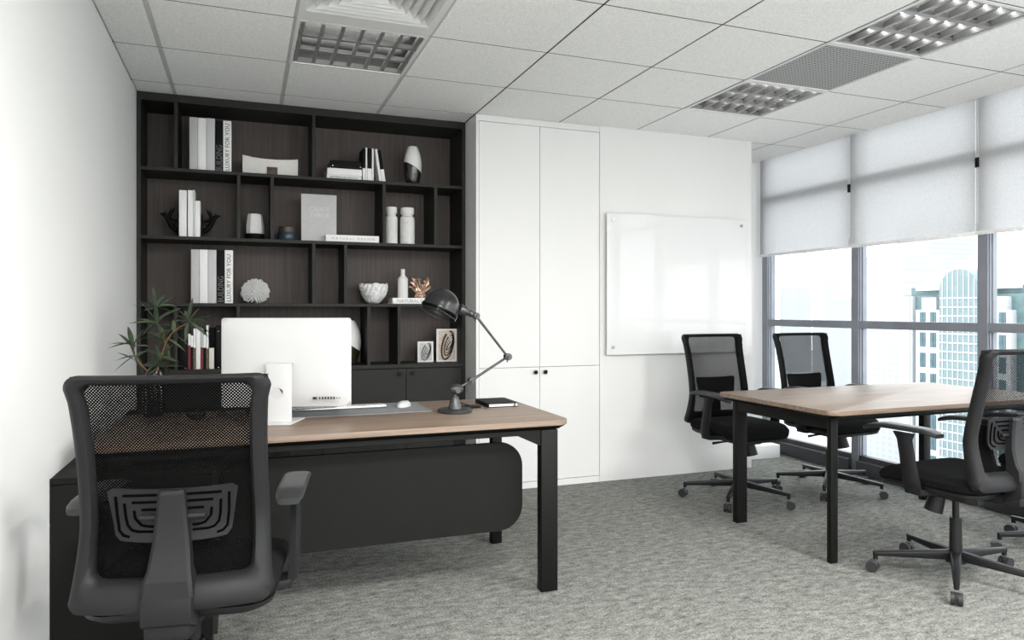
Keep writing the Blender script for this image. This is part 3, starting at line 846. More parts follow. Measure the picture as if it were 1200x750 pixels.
# ------------------------------------------------------------------ things on the desk
# computer
IM = thing('desktop_computer', 'white all-in-one computer seen from behind on the desk', 'computer', (.165, 3.13, ZT))
cx0 = .165; yk = 3.13
m = MB(); P = rrect(cx0 - .266, cx0 + .266, ZT + .058, ZT + .432, .012, 5)
m.prism(P, yk + .012, yk + .020, 'Y', bev=.002)
def bulge(u, v):
    x = -.266 + .532 * u; z = .058 + .374 * v
    e = max(0, 1 - (2 * u - 1) ** 4) * max(0, 1 - (2 * v - 1) ** 4)
    return Vector((cx0 + x * .992, yk + .012 - .026 * e, ZT + .058 + .374 * (.5 + (v - .5) * .985)))
m.grid(bulge, 24, 20)
m.build('display_body', 'mac', IM, angle=60)
m = MB(); m.box(cx0 - .262, cx0 + .262, yk + .0202, yk + .0212, ZT + .13, ZT + .428); m.build('screen', 'bk_black', IM, smooth=False)
m = MB()
m.prism(rrect(cx0 - .068, cx0 + .035, ZT + .006, ZT + .245, .004, 3), yk - .062, yk - .056, 'Y', bev=.001)
# cable hole rim, hinge, foot
m.box(cx0 - .066, cx0 + .033, yk - .060, yk - .01, ZT + .236, ZT + .245, bev=.002)
m.hexa([(cx0 - .10, yk - .115, ZT + .0005), (cx0 + .040, yk - .115, ZT + .0005), (cx0 + .066, yk + .06, ZT + .0005), (cx0 - .08, yk + .06, ZT + .0005),
        (cx0 - .10, yk - .115, ZT + .006), (cx0 + .040, yk - .115, ZT + .006), (cx0 + .066, yk + .06, ZT + .006), (cx0 - .08, yk + .06, ZT + .006)], bev=.001)
st = m.build('stand', 'mac', IM)
m = MB(); m.cyl((cx0 - .022, yk - .0625, ZT + .125), (cx0 - .022, yk - .0615, ZT + .125), .0225, seg=28); m.lathe([(.0225, 0), (.0255, 0), (.0255, .0018), (.0225, .0018)], (cx0 - .022, yk - .0612, ZT + .125), 28, axis=(0, -1, 0)); m.tube([(cx0 - .022 + .0195 * cos(t_), yk - .063, ZT + .125 + .0195 * sin(t_)) for t_ in [radians(-10 + 10 * k) for k in range(9)]], [.0006, .0015, .0025, .0032, .0036, .0032, .0025, .0015, .0006], 6, 1); m.build('cable_hole', ['bk_silver', 'ink'], st)
m = MB()
for q, w in enumerate((.016, .004, .006, .006, .006, .006, .006, .004, .004)):
    x = cx0 + .120 + q * .0118 + (.008 if q else 0)
    m.box(x - w / 2, x + w / 2, yk - .0172, yk - .0120, ZT + .0965 - (.005 if q not in (7, 8) else .002), ZT + .0965 + (.005 if q not in (7, 8) else .002))
m.build('port_row', 'ink', IM, smooth=False)
IM.rotation_euler = (0, 0, radians(-15))

def keyboard():
    r = thing('keyboard', 'slim white keyboard lying on the grey mat behind the computer', 'keyboard', (.42, 3.42, ZT + .003))
    m = MB()
    m.hexa([(.19, 3.36, ZT + .0035), (.63, 3.36, ZT + .0035), (.63, 3.475, ZT + .0035), (.19, 3.475, ZT + .0035), (.19, 3.36, ZT + .018), (.63, 3.36, ZT + .018), (.63, 3.475, ZT + .009), (.19, 3.475, ZT + .009)], bev=.003)
    m.build('keyboard_body', 'chrome', r)
    m = MB()
    for row in range(6):
        nk = 17
        for c in range(nk):
            x = .20 + c * .0252; y = 3.367 + row * .0175; zt = ZT + .018 - .009 * (y + .007 - 3.36) / .115
            m.box(x, x + .0215, y, y + .0148, zt - .002, zt + .003)
    k = m.build('keys', 'mac', r, smooth=False); k['kind'] = 'stuff'
    r.rotation_euler = (0, 0, radians(0)); return r
keyboard()
m = MB(); m.prism(rrect(.05, .812, 3.195, 3.535, .012, 4), ZT + .0002, ZT + .003, 'Z'); o = m.build('desk_mat', 'mat')
tag(settle((.43, 3.36, ZT), o), 'flat grey desk mat under the keyboard and the mouse', 'desk mat')
m = MB()
def mouse(u, v):
    a = 2 * pi * u; e = sin(pi / 2 * v)
    return Vector((.717 + .029 * cos(a) * cos(pi / 2 * v) ** .6, 3.385 + .055 * sin(a) * cos(pi / 2 * v) ** .6, ZT + .0035 + .027 * e))
m.grid(mouse, 28, 8); bmesh.ops.remove_doubles(m.bm, verts=m.bm.verts, dist=1e-5)
mo = settle((.717, 3.385, ZT + .0035), m.build('computer_mouse', 'mac')); tag(mo, 'white computer mouse on the right end of the grey desk mat', 'mouse')
mo.rotation_euler = (0, 0, radians(-35))

# notebook
nb = thing('notebook', 'closed black notebook with elastic band near the far right corner of the desk', 'notebook', (1.165, 3.32, ZT))
m = MB(); m.box(1.097, 1.240, 3.218, 3.428, ZT + .003, ZT + .0165, bev=.001); m.build('page_block', 'pages', nb, smooth=False)
m = MB(); m.box(1.09, 1.243, 3.213, 3.433, ZT + .0005, ZT + .003, bev=.001, seg=1); m.box(1.09, 1.243, 3.213, 3.433, ZT + .0165, ZT + .019, bev=.001, seg=1); m.box(1.088, 1.0965, 3.213, 3.433, ZT + .001, ZT + .0185, bev=.003)
m.build('cover', 'bk_black', nb)
m = MB(); m.box(1.221, 1.227, 3.2118, 3.4342, ZT + .019, ZT + .0196); m.box(1.221, 1.227, 3.2118, 3.213, ZT + .0004, ZT + .0196); m.build('elastic_band', 'ink', nb, smooth=False)
nb.rotation_euler = (0, 0, radians(-2))
m = MB(); m.prism(rrect(.955, 1.055, 3.225, 3.285, .006, 4), ZT + .0005, ZT + .009, 'Z', bev=.002)
tag(settle((1.0, 3.25, ZT), m.build('mobile_phone', 'bk_black')), 'flat black phone lying on the desk between the lamp and the notebook', 'phone')

# desk lamp
lx, ly = .899, 3.135
lamp = thing('desk_lamp', 'dark metal articulated desk lamp with dome shade and round base', 'lamp', (lx, ly, ZT))
m = MB(); m.lathe([(0, 0), (.076, 0), (.078, .003), (.078, .012), (.072, .017), (.03, .018), (.029, .022), (.024, .045), (.017, .066), (.012, .074), (0, .078)], (lx, ly, ZT), 40)
m.build('base', 'lampmetal', lamp)
m = MB(); m.ball((lx + .006, ly, ZT + .104), .034, seg=20, sc=(1, .8, .74)); m.cyl((lx, ly, ZT + .07), (lx + .002, ly, ZT + .09), .010, seg=12)
m.cyl((lx + .008, ly - .03, ZT + .10), (lx + .008, ly + .03, ZT + .10), .012, seg=16)
m.build('swivel_joint', 'lampmetal', lamp)
def lp3(x, z, dy=0): return Vector((x, ly + dy, z))
A0, A1, A2, A3 = lp3(.930, .846), lp3(.977, .871), lp3(1.156, .977), lp3(1.001, 1.169)
m = MB(); m.tube([A0, A1], [.007, .006], 10); m.tube([A1, A2], [.0065, .0055], 12)
m.build('lower_arm', 'lampmetal', lamp)
for (p, r_, nm) in ((A1, .0145, 'pivot'), (A2, .0165, 'pivot'), (A3, .0145, 'pivot')):
    m = MB(); m.cyl(p + Vector((0, -.016, 0)), p + Vector((0, .016, 0)), r_, seg=20); m.ball(p, r_ * 1.05, seg=14)
    m.tube([p + Vector((0, -.018, 0)), p + Vector((-.006, -.022, -.010)), p + Vector((-.012, -.023, -.024))], [.004, .003, .003], 8)
    m.cyl(p + Vector((0, -.021, 0)), p + Vector((0, -.016, 0)), .006, seg=12)
    m.build(nm, 'lampmetal', lamp)
m = MB(); m.tube([A2, A3], [.0055, .0065], 12); m.build('upper_arm', 'lampmetal', lamp)
S0 = lp3(.925, 1.198)
m = MB(); dirn = (S0 - A3).normalized()
m.tube([A3, A3 + dirn * .018, A3 + dirn * .02, A3 + dirn * .034, A3 + dirn * .036, A3 + dirn * .056, A3 + dirn * .058, A3 + dirn * .085], [.007, .007, .015, .016, .013, .019, .023, .026], 18)
m.build('lamp_holder', 'lampmetal', lamp)
# dome shade: axis tipped down-left
ax = Vector((-.44, -.10, -.89)).normalized(); top = Vector((.866, ly, 1.278))
prof = []
RS = .082
for i in range(13):
    a = radians(4 + 86 * i / 12); prof.append((RS * sin(a) ** .9, .088 * (1 - cos(a))))
prof += [(RS + .001, .094), (RS + .005, .096), (RS + .005, .101), (RS - .001, .101)]
inner = [(max(0.002, r_ - .003), z_ + .002) for r_, z_ in reversed(prof[:13])]
m = MB(); m.lathe([(0, 0)] + prof + inner, top - ax * .006, 44, axis=ax); sh_ = m.build('lamp_shade', 'lamp', lamp)
m = MB(); q_ = Vector((0, 0, 1)).rotation_difference(ax)
ringp = [top - ax * .006 + q_ @ Vector(((RS + .002) * cos(t_), (RS + .002) * sin(t_), .118)) for t_ in [2 * pi * k / 36 for k in range(37)]]
m.tube(ringp, .0016, 6, caps=False)
for k in range(4):
    t_ = pi / 4 + k * pi / 2
    p = [top - ax * .006 + q_ @ Vector(((RS + .003) * cos(t_), (RS + .003) * sin(t_), z_)) for z_ in (.098, .118)]
    m.tube(p, .0014, 6)
m.build('wire_guard', 'lampmetal', sh_)
m = MB(); m.ball(top + ax * .045, .026, seg=16, sc=(1, 1, 1)); m.cyl(top + ax * .004, top + ax * .03, .014, seg=14); m.build('bulb', 'whitematte', lamp)
m = MB(); m.tube([(lx + .07, ly, ZT + .007), (lx + .10, ly + .05, ZT + .0035), (lx + .12, ly + .18, ZT + .0035), (lx + .10, ly + .42, ZT + .0035)], .0028, 8); m.build('power_cord', 'ink', lamp)

# plant in a glass vase
vx, vy = -.371, 3.472
pv = thing('glass_vase', 'clear smoked glass cylinder vase on the desk seen through the front chair net', 'vase', (vx, vy, ZT))
m = MB(); m.lathe([(0, 0), (.030, 0), (.040, .004), (.043, .02), (.043, .185), (.041, .195), (.038, .195), (.039, .185), (.039, .012), (0, .010)], (vx, vy, ZT + .0005), 32); m.build('vase_wall', 'vaseglass', pv)
m = MB(); m.lathe([(0, .011), (.038, .011), (.0385, .07), (0, .07)], (vx, vy, ZT + .0005), 28); m.build('pebble_filling', 'iron', pv)
pl = thing('leafy_branch', 'leafy green plant branches standing in the glass vase on the desk', 'plant', (vx, vy, ZT + .08))
def stem(pts, r0, r1, nm='stem'):
    m = MB(); n = len(pts); m.tube(pts, [r0 + (r1 - r0) * i / (n - 1) for i in range(n)], 8); return m.build(nm, 'twig', pl)
stem([(vx, vy, ZT + .08), (-.358, vy, .924), (-.347, vy, .972), (-.325, vy + .01, 1.05), (-.345, vy + .02, 1.10), (-.360, vy, 1.148), (-.366, vy, 1.205)], .0045, .0018)
stem([(-.325, vy + .01, 1.05), (-.30, vy - .01, 1.09), (-.270, vy - .02, 1.118), (-.232, vy - .02, 1.138)], .0035, .0018)
stem([(vx - .005, vy, ZT + .08), (-.398, vy, .932), (-.420, vy - .02, .960), (-.440, vy - .03, .995), (-.448, vy - .03, 1.045)], .0038, .0015)
def leaf(mb, base, d, L_, w, droop, mi=0):
    d = d.normalized(); sd = d.cross(Vector((0, 0, 1)));
    if sd.length < .1: sd = Vector((1, 0, 0))
    sd.normalize(); sd = (sd + Vector((random.uniform(-.3, .3), random.uniform(-.4, .4), random.uniform(-.5, .5)))).normalized()
    nrm = sd.cross(d).normalized(); n = 7; prev = None
    for i in range(n + 1):
        t_ = i / n; ww = w * (sin(pi * t_ ** .8) ** .85) * .5 + .0006
        c = Vector(base) + d * L_ * t_ - Vector((0, 0, 1)) * droop * t_ * t_ * L_
        row = [mb.bm.verts.new(c - sd * ww + nrm * ww * .35), mb.bm.verts.new(c), mb.bm.verts.new(c + sd * ww + nrm * ww * .35)]
        if prev:
            for k in range(2):
                f = mb.bm.faces.new((prev[k], prev[k + 1], row[k + 1], row[k])); f.material_index = mi
        prev = row
clusters = [((-.366, vy, 1.205), 9, (0, 0, 1), .085), ((-.360, vy, 1.140), 9, (-.2, 0, .5), .10), ((-.330, vy + .01, 1.07), 8, (.1, 0, .2), .085),
            ((-.232, vy - .02, 1.138), 13, (.3, 0, .5), .095), ((-.29, vy - .01, 1.10), 5, (0, 0, .6), .07), ((-.448, vy - .03, 1.045), 8, (-.1, 0, .8), .085),
            ((-.44, vy - .03, .99), 6, (-.7, 0, 0), .08), ((-.345, vy, .98), 8, (.2, 0, .1), .085), ((-.352, vy, .945), 7, (.5, -.1, 0), .08)]
for (c, n, bias, L0) in clusters:
    for k in range(n):
        a = 2 * pi * (k + random.random() * .5) / n
        d = Vector((cos(a), .55 * sin(a * 1.7 + k), sin(a) * .75)) + Vector(bias) * .7
        mb = MB(); leaf(mb, Vector(c) + Vector((0, 0, random.uniform(-.012, .012))), d, L0 * random.uniform(.85, 1.3), .020, random.uniform(0, .25))
        mb.build('leaf', 'leaf' if random.random() < .7 else 'leaf2', pl, fixn=False)
m = MB()
m.lathe([(0, 0), (.022, 0), (.030, .004), (.042, .020), (.040, .022), (.028, .008), (0, .006)], (-.19, 3.33, ZT + .0005), 24)
tag(settle((-.19, 3.33, ZT), m.build('small_dish', 'vaseglass')), 'small low glass dish on the desk just right of the plant vase', 'dish')

# ------------------------------------------------------------------ things on the shelves
def book(name, x0, x1, zb, h, cover, label, y0=4.72, depth=.17, group=None, lean=0, txt=None, tmat='ink', lower=None, lh=0):
    """upright book, spine toward the room"""
    r = thing(name, label, 'book', (x0, y0, zb), group)
    t_ = .0022
    m = MB(); m.box(x0 + t_, x1 - t_, y0 + .006, y0 + depth - .004, zb + .003, zb + h - .003); m.build('page_block', 'pages', r, smooth=False)
    m = MB()
    m.box(x0, x0 + t_, y0 + .002, y0 + depth, zb + .0003, zb + h); m.box(x1 - t_, x1, y0 + .002, y0 + depth, zb + .0003, zb + h)
    m.box(x0, x1, y0, y0 + .005, zb + .0003, zb + h, bev=.0015)
    m.build('cover', cover, r)
    if lower:
        m = MB(); m.box(x0 - .0003, x1 + .0003, y0 - .0008, y0 + .1, zb + .0004, zb + lh); m.build('wrapper_band', lower, r, smooth=False)
    if txt:
        s_, z0, z1, frac = txt
        w = (x1 - x0)
        text(s_, (x1 - w * (1 - frac) / 2, y0 - .0002, z0), (0, 0, 1), (-1, 0, 0), width=z1 - z0, height=w * frac, parent=r, mat_=tmat)
    if lean: r.rotation_euler = (0, radians(lean), 0)
    return r
for (z, dxx, shelf, zh) in ((2.042, 0, 'top shelf', (.322, .322, .325, .317, .318)), (1.238, .009, 'third shelf, beside the white coral', (.326, .326, .326, .326, .327))):
    g = 'tall art books on the ' + shelf.split(',')[0]
    book('art_book', -.310 + dxx, -.264 + dxx, z, zh[0], 'bk_silver', 'tall silver grey book, leftmost, ' + shelf, group=g)
    book('art_book', -.2625 + dxx, -.2165 + dxx, z, zh[1], 'bk_white', 'plain white book, second from the left, ' + shelf, group=g)
    book('art_book', -.215 + dxx, -.168 + dxx, z, zh[2], 'bk_grey', 'pale grey book left of the black one, ' + shelf, group=g)
    book('art_book', -.166 + dxx, -.122 + dxx, z, zh[3], 'bk_black', 'black BUILDING book on the ' + shelf, group=g, txt=('BUILDING', z + .008, z + .165, .78), tmat='ink_mid')
    book('art_book', -.1205 + dxx, -.074 + dxx, z, zh[4], 'bk_white', 'white LUXURY FOR YOU book on the ' + shelf, group=g, txt=('LUXURY FOR YOU', z + .012, z + .300, .52))

# concave white box with dark notch
r = thing('storage_box', 'wide white box with a curved top and dark notch on the top shelf', 'box', (.156, 4.78, 2.042))
P = [(-.01, 2.043), (.322, 2.043), (.322, 2.160)] + [(.322 - .332 * i / 12, 2.158 - .012 * sin(pi * i / 12) + .002 * (i / 12)) for i in range(1, 12)] + [(-.01, 2.166)]
m = MB(); m.prism(P, 4.745, 4.87, 'Y', bev=.003); m.build('box_body', 'cream', r)
m = MB(); m.box(.134, .198, 4.738, 4.7455, 2.043, 2.098, bev=.001); m.build('latch', 'lid', r)

def flat_book(x0, x1, zb, th, cover, label, y0=4.715, depth=.22, group=None, txt=None, tmat='ink_grey', ends=None):
    r = thing('book', label, 'book', (x0, y0, zb), group)
    m = MB(); m.box(x0 + .003, x1 - .003, y0 + .006, y0 + depth - .003, zb + .003, zb + th - .003); m.build('page_block', 'pages', r, smooth=False)
    m = MB(); m.box(x0, x1, y0 + .002, y0 + depth, zb + .0003, zb + .003); m.box(x0, x1, y0 + .002, y0 + depth, zb + th - .003, zb + th); m.box(x0, x1, y0, y0 + .005, zb + .0003, zb + th, bev=.001)
    m.build('cover', cover, r)
    if txt:
        s_, a, c, fr_ = txt
        text(s_, (a, y0 - .0002, zb + th * (1 - fr_) / 2), (1, 0, 0), (0, 0, 1), width=c - a, height=th * fr_, parent=r, mat_=tmat)
    if ends:
        for x in ends:
            m = MB(); m.cyl((x, y0 - .0015, zb + th / 2), (x, y0, zb + th / 2), .004, seg=12); m.build('stud', 'chrome', r)
    return r
gs = 'flat stack of books on the top shelf'
flat_book(.499, .720, 2.042, .030, 'bk_white', 'white book at the bottom of the flat stack on the top shelf', group=gs, txt=('INTERIOR DETAIL', .52, .70, .3), tmat='ink')
flat_book(.501, .722, 2.0725, .042, 'bk_white', 'thick white book under the black ones in the flat top shelf stack', group=gs)
flat_book(.524, .724, 2.115, .030, 'bk_black', 'black book with two silver studs lying on the white books of the top shelf', group=gs, ends=(.536, .712))
flat_book(.522, .718, 2.1455, .020, 'bk_black', 'plain black book topmost of the flat stack on the top shelf', group=gs)
gu = 'black and white books on the top shelf'
for k, (x0, x1, h, cov, ln, lab) in enumerate(((.728, .745, .215, 'bk_black', 0, 'black spine white foot book, leftmost thin upright one on the top shelf'),
        (.747, .757, .222, 'bk_white', 0, 'thin white book, second of the upright books right of the flat stack'),
        (.759, .786, .219, 'bk_black', 0, 'widest black book with white foot among the thin upright books'),
        (.788, .800, .219, 'bk_white', 0, 'thin white upright book standing just before the leaning ones'),)):
    book('slim_book', x0, x1, 2.042, h, cov, lab, group=gu, lower='bk_white' if cov == 'bk_black' else None, lh=.085, depth=.15)
book('slim_book', .838, .853, 2.042, .218, 'bk_white', 'white leaning book, left one of the leaning pair on the top shelf', group=gu, lean=-8, depth=.15)
book('slim_book', .856, .878, 2.042, .212, 'bk_black', 'black leaning book with white foot at the right end of the slim row', group=gu, lean=-8.3, lower='bk_white', lh=.085, depth=.15)

def duo_vase(cx, cy, z, H, R_, low, label, tiltz=.46):
    """ovoid vase: white glaze above a slanting line, dark glass below"""
    r = thing('two_tone_vase', label, 'vase', (cx, cy, z))
    prof = [(0, 0), (.60, 0), (.64, .01), (.80, .15), (.93, .30), (.995, .45), (1.0, .55), (.95, .68), (.83, .82), (.66, .93), (.54, .985), (.50, 1.0), (.46, .99), (.50, .95)]
    # dense profile so that the colour line can run diagonally as a cut
    for nm, mt_, sgn in (('upper_body', 'white', 1), ('lower_body', low, -1)):
        m = MB()
        pp = []
        for (a, c) in zip(prof[:-1], prof[1:]):
            for q in range(4): pp.append((a[0] + (c[0] - a[0]) * q / 4, a[1] + (c[1] - a[1]) * q / 4))
        pp.append(prof[-1]); 
        R = [[Vector((cx + R_ * max(r_, .001) * cos(t_), cy + R_ * max(r_, .001) * sin(t_), z + .0005 + H * zz)) for t_ in [2 * pi * k / 40 for k in range(40)]] for r_, zz in pp]
        m.rings(R)
        no = Vector((.62, 0, 1)).normalized()
        g = list(m.bm.verts) + list(m.bm.edges) + list(m.bm.faces)
        res = bmesh.ops.bisect_plane(m.bm, geom=g, plane_co=(cx, cy, z + H * tiltz), plane_no=no, clear_inner=(sgn > 0), clear_outer=(sgn < 0))
        if sgn < 0:
            es = [e for e in m.bm.edges if len(e.link_faces) == 1]
            bmesh.ops.contextual_create(m.bm, geom=es) if False else None
        m.build(nm, mt_, r)
    return r
duo_vase(1.076, 4.79, 2.042, .266, .060, 'smoke', 'white and dark glass ovoid vase on the top shelf')
duo_vase(.648, 4.85, .838, .288, .088, 'olive', 'larger white and olive vase on the lowest open shelf, half hidden by the computer')

# second shelf
g2 = 'white books between the antlers'
z = 1.637
book('white_book', -.367, -.325, z, .282, 'bk_white', 'thickest white book, leftmost between the black antler bookends', group=g2)
book('white_book', -.319, -.289, z, .284, 'bk_white', 'middle white book between the black antler bookends', group=g2)
book('white_book', -.2875, -.281, z, .288, 'bk_white', 'thinnest white book, tallest between the antler bookends', group=g2, depth=.15)
book('white_book', -.2795, -.250, z, .222, 'bk_white', 'shortest white book, rightmost between the antler bookends', group=g2, y0=4.715, depth=.12)
for sgn, xc, lab in ((-1, -.372, 'black antler bookend on the left of the white books'), (1, -.245, 'black antler bookend on the right of the white books')):
    r = thing('antler_bookend', lab, 'bookend', (xc, 4.82, z), 'black antler bookends')
    yy = 4.80
    m = MB(); m.box(min(xc, xc + sgn * .05), max(xc, xc + sgn * .05), yy - .04, yy + .06, z + .0005, z + .005); m.box(xc + sgn * .001, xc + sgn * .005, yy - .04, yy + .06, z + .004, z + .15)
    m.build('plate', 'iron', r, smooth=False)
    m = MB()
    def V_(dx_, dz_): return Vector((xc + sgn * dx_, yy + random.uniform(-.004, .004), z + dz_))
    m.tube([V_(.004, .045), V_(.022, .050), V_(.045, .075), V_(.062, .110), V_(.074, .132), V_(.092, .142), V_(.112, .146)], [.014, .016, .015, .012, .011, .009, .001], 10)
    m.tube([V_(.010, .105), V_(.030, .108), V_(.050, .118), V_(.066, .134), V_(.088, .152)], [.009, .009, .009, .009, .003], 8)
    m.tube([V_(.055, .120), V_(.048, .145), V_(.036, .165), V_(.022, .188)], [.010, .009, .007, .001], 8)
    m.tube([V_(.060, .130), V_(.050, .160), V_(.043, .185)], [.009, .006, .001], 8)
    m.tube([V_(.072, .130), V_(.078, .148), V_(.070, .165)], [.006, .005, .001], 8)
    m.tube([V_(.040, .070), V_(.030, .085), V_(.018, .09)], [.006, .005, .002], 8)
    m.build('antler', 'iron', r)

r = thing('faceted_lantern', 'white faceted tumbler shade on a black round base, second shelf', 'candle holder', (.063, 4.80, z))
m = MB(); m.lathe([(0, 0), (.058, 0), (.060, .003), (.060, .037), (.057, .040), (0, .040)], (.063, 4.80, z + .0005), 36); m.build('base', 'iron', r)
m = MB(); m.lathe([(0, .041), (.052, .041), (.054, .05), (.054, .09), (.046, .155), (.043, .164), (.036, .166), (0, .160)], (.063, 4.80, z + .0005), 9); m.build('faceted_shade', 'whitematte', r, smooth=False)
r = thing('lidded_pot', 'dark teal round pot with a brown lid on the second shelf', 'pot', (.259, 4.80, z))
m = MB(); m.lathe([(0, 0), (.055, 0), (.058, .004), (.058, .054), (.055, .058), (0, .058)], (.259, 4.80, z + .0005), 36); m.build('pot_body', 'teal', r)
m = MB(); m.lathe([(0, .058), (.054, .058), (.054, .090), (.050, .095), (0, .095)], (.259, 4.80, z + .0005), 36); m.build('lid', 'lid', r)

# grey volume leaning against the back
r = thing('picture_book', 'large light grey book standing face out on the second shelf', 'book', (.455, 4.78, z))
m = MB(); m.box(.343, .565, 4.765, 4.79, z + .0005, z + .308, bev=.0015); m.build('cover', 'bk_silver', r, smooth=False)
m = MB(); m.box(.346, .565, 4.767, 4.788, z + .3075, z + .3085); m.box(.5642, .5652, 4.767, 4.788, z + .003, z + .306); m.build('page_edge', 'pages', r, smooth=False)
text('CREATE', (.395, 4.7648, z + .198), (1, 0, 0), (0, 0, 1), width=.125, height=.030, parent=r, mat_='ink_light')
text('THRIVE', (.395, 4.7648, z + .160), (1, 0, 0), (0, 0, 1), width=.125, height=.030, parent=r, mat_='ink_light')
flat_book(.49, .831, z, .045, 'bk_white', 'white book lying flat in front of the grey face-out book', y0=4.70, depth=.06, txt=('N A T U R A L   D E S I G N', .53, .80, .32))

def jar(cx, R_, H, label):
    r = thing('ribbed_jar', label, 'jar', (cx, 4.79, z), 'ribbed white jars')
    bodyh = H * .75
    P = [(0, 0), (R_ * .94, 0)]
    n = 15
    for i in range(n):
        a = .012 + (bodyh - .03) * i / n; d_ = (bodyh - .03) / n
        P += [(R_, a), (R_, a + d_ * .45), (R_ * .955, a + d_ * .55), (R_ * .955, a + d_ * .95)]
    P += [(R_ * .97, bodyh - .014), (R_ * .9, bodyh), (R_ * .70, bodyh + .006), (R_ * .70, H * .835), (0, H * .835)]
    m = MB(); m.lathe(P, (cx, 4.79, z + .0005), 36); m.build('ribbed_body', 'whitematte', r, angle=25)
    m = MB(); m.lathe([(0, H * .83), (R_ * .86, H * .83), (R_ * .9, H * .84), (R_ * .9, H * .975), (R_ * .86, H), (0, H)], (cx, 4.79, z + .0005), 36); m.build('lid', 'whitematte', r)
jar(.930, .0415, .252, 'slimmer ribbed white jar, left one of the pair on the second shelf')
jar(1.039, .0505, .252, 'wider ribbed white jar, right one of the pair on the second shelf')

# third shelf
z = 1.238
r = thing('coral_ornament', 'round white coral ornament with spiky surface on the third shelf', 'ornament', (.067, 4.81, z))
m = MB(); m.ball((.067, 4.81, z + .074), .058, seg=20, sc=(1.06, .9, .98)); m.build('core', 'coral', r)
m = MB(); ga = pi * (3 - sqrt(5)); N = 330
for k in range(N):
    zz = 1 - 2 * (k + .5) / N; rr = sqrt(1 - zz * zz); t_ = ga * k; d = Vector((rr * cos(t_), rr * sin(t_), zz))
    p = Vector((.067, 4.81, z + .074)) + Vector((d.x * .056 * 1.06, d.y * .052, d.z * .055))
    e = p + d * random.uniform(.022, .032)
    if e.z < z + .003: continue
    m.tube([p, e], [.0048, .0030], 5)
sp = m.build('spikes', 'coral', r); sp['kind'] = 'stuff'
# crumpled bowl
m = MB()
def bowl(inner):
    def f_(u, v):
        a = 2 * pi * u; t_ = v
        R_ = .094 * (.28 + .72 * sin(pi / 2 * min(1, t_ * 1.02)) ** .8) - (.006 if inner else 0)
        nz = .0042 * (sin(11 * a + 15 * t_) * cos(9 * a - 22 * t_) + .8 * sin(19 * a - 17 * t_))
        R_ += nz * (0.4 + t_ * .6)
        zz = z + .002 + .132 * t_ ** 1.25 + (.005 if inner else 0) * (1 - t_) + (.006 * sin(3 * a) * cos(8 * a) * t_ ** 4)
        return Vector((.816 + R_ * cos(a), 4.82 + R_ * sin(a), max(zz, z + .001)))
    return f_
V1 = m.grid(bowl(0), 64, 14); V2 = m.grid(bowl(1), 64, 14)
for i in range(64): m.bm.faces.new((V1[-1][i], V1[-1][i + 1], V2[-1][i + 1], V2[-1][i]))
m.bm.faces.new([v for v in V1[0][:-1]]); m.bm.faces.new([v for v in V2[0][:-1]])
o = m.build('crumpled_bowl', 'silver', angle=25); tag(settle((.816, 4.82, z), o), 'crumpled silver white bowl on the third shelf', 'bowl')
nbk = flat_book(.924, 1.25, z, .040, 'bk_white', 'white book lettered NATURAL DESIGN lying under the bottle and copper vase', depth=.19, txt=('NATURAL DESIGN', .955, 1.225, .5))
m = MB(); m.lathe([(0, 0), (.033, 0), (.035, .003), (.035, .125), (.033, .134), (.016, .152), (.0145, .158), (.0145, .188), (.015, .191), (.015, .196), (0, .196)], (1.010, 4.80, z + .0405), 32)
tag(settle((1.010, 4.80, z + .0405), m.build('white_bottle', 'whitematte')), 'matte white bottle with a narrow neck standing on the flat white book', 'bottle')
r = thing('copper_vase', 'copper coral-like vase standing on the flat white book', 'vase', (1.131, 4.80, z + .0405))
m = MB()
for k in range(30):
    a = 2 * pi * k / 15 + random.uniform(-.2, .2); r0 = .036
    zs = z + .044; p = []; rr_ = r0; aa = a
    H = random.uniform(.10, .135) if k % 2 else random.uniform(.06, .11)
    for q in range(6):
        t_ = q / 5; aa += random.uniform(-.28, .28); rr_ = r0 * (1 - .22 * sin(pi * min(1, t_ * 1.3))) + max(0, t_ - .5) * .062 * random.uniform(.2, 1.2)
        p.append((1.131 + rr_ * cos(aa), 4.80 + rr_ * sin(aa), zs + H * t_))
    m.tube(p, [.005, .0045, .004, .004, .004, .0048], 7)
    m.ball(p[-1], .0075, seg=8)
for q in range(3):
    m.tube([(1.131 + .035 * cos(t_), 4.80 + .035 * sin(t_), z + .0475 + q * .018 + .004 * sin(5 * t_)) for t_ in [2 * pi * k / 20 for k in range(21)]], .0065, 7)
m.build('branching_body', 'gold', r)

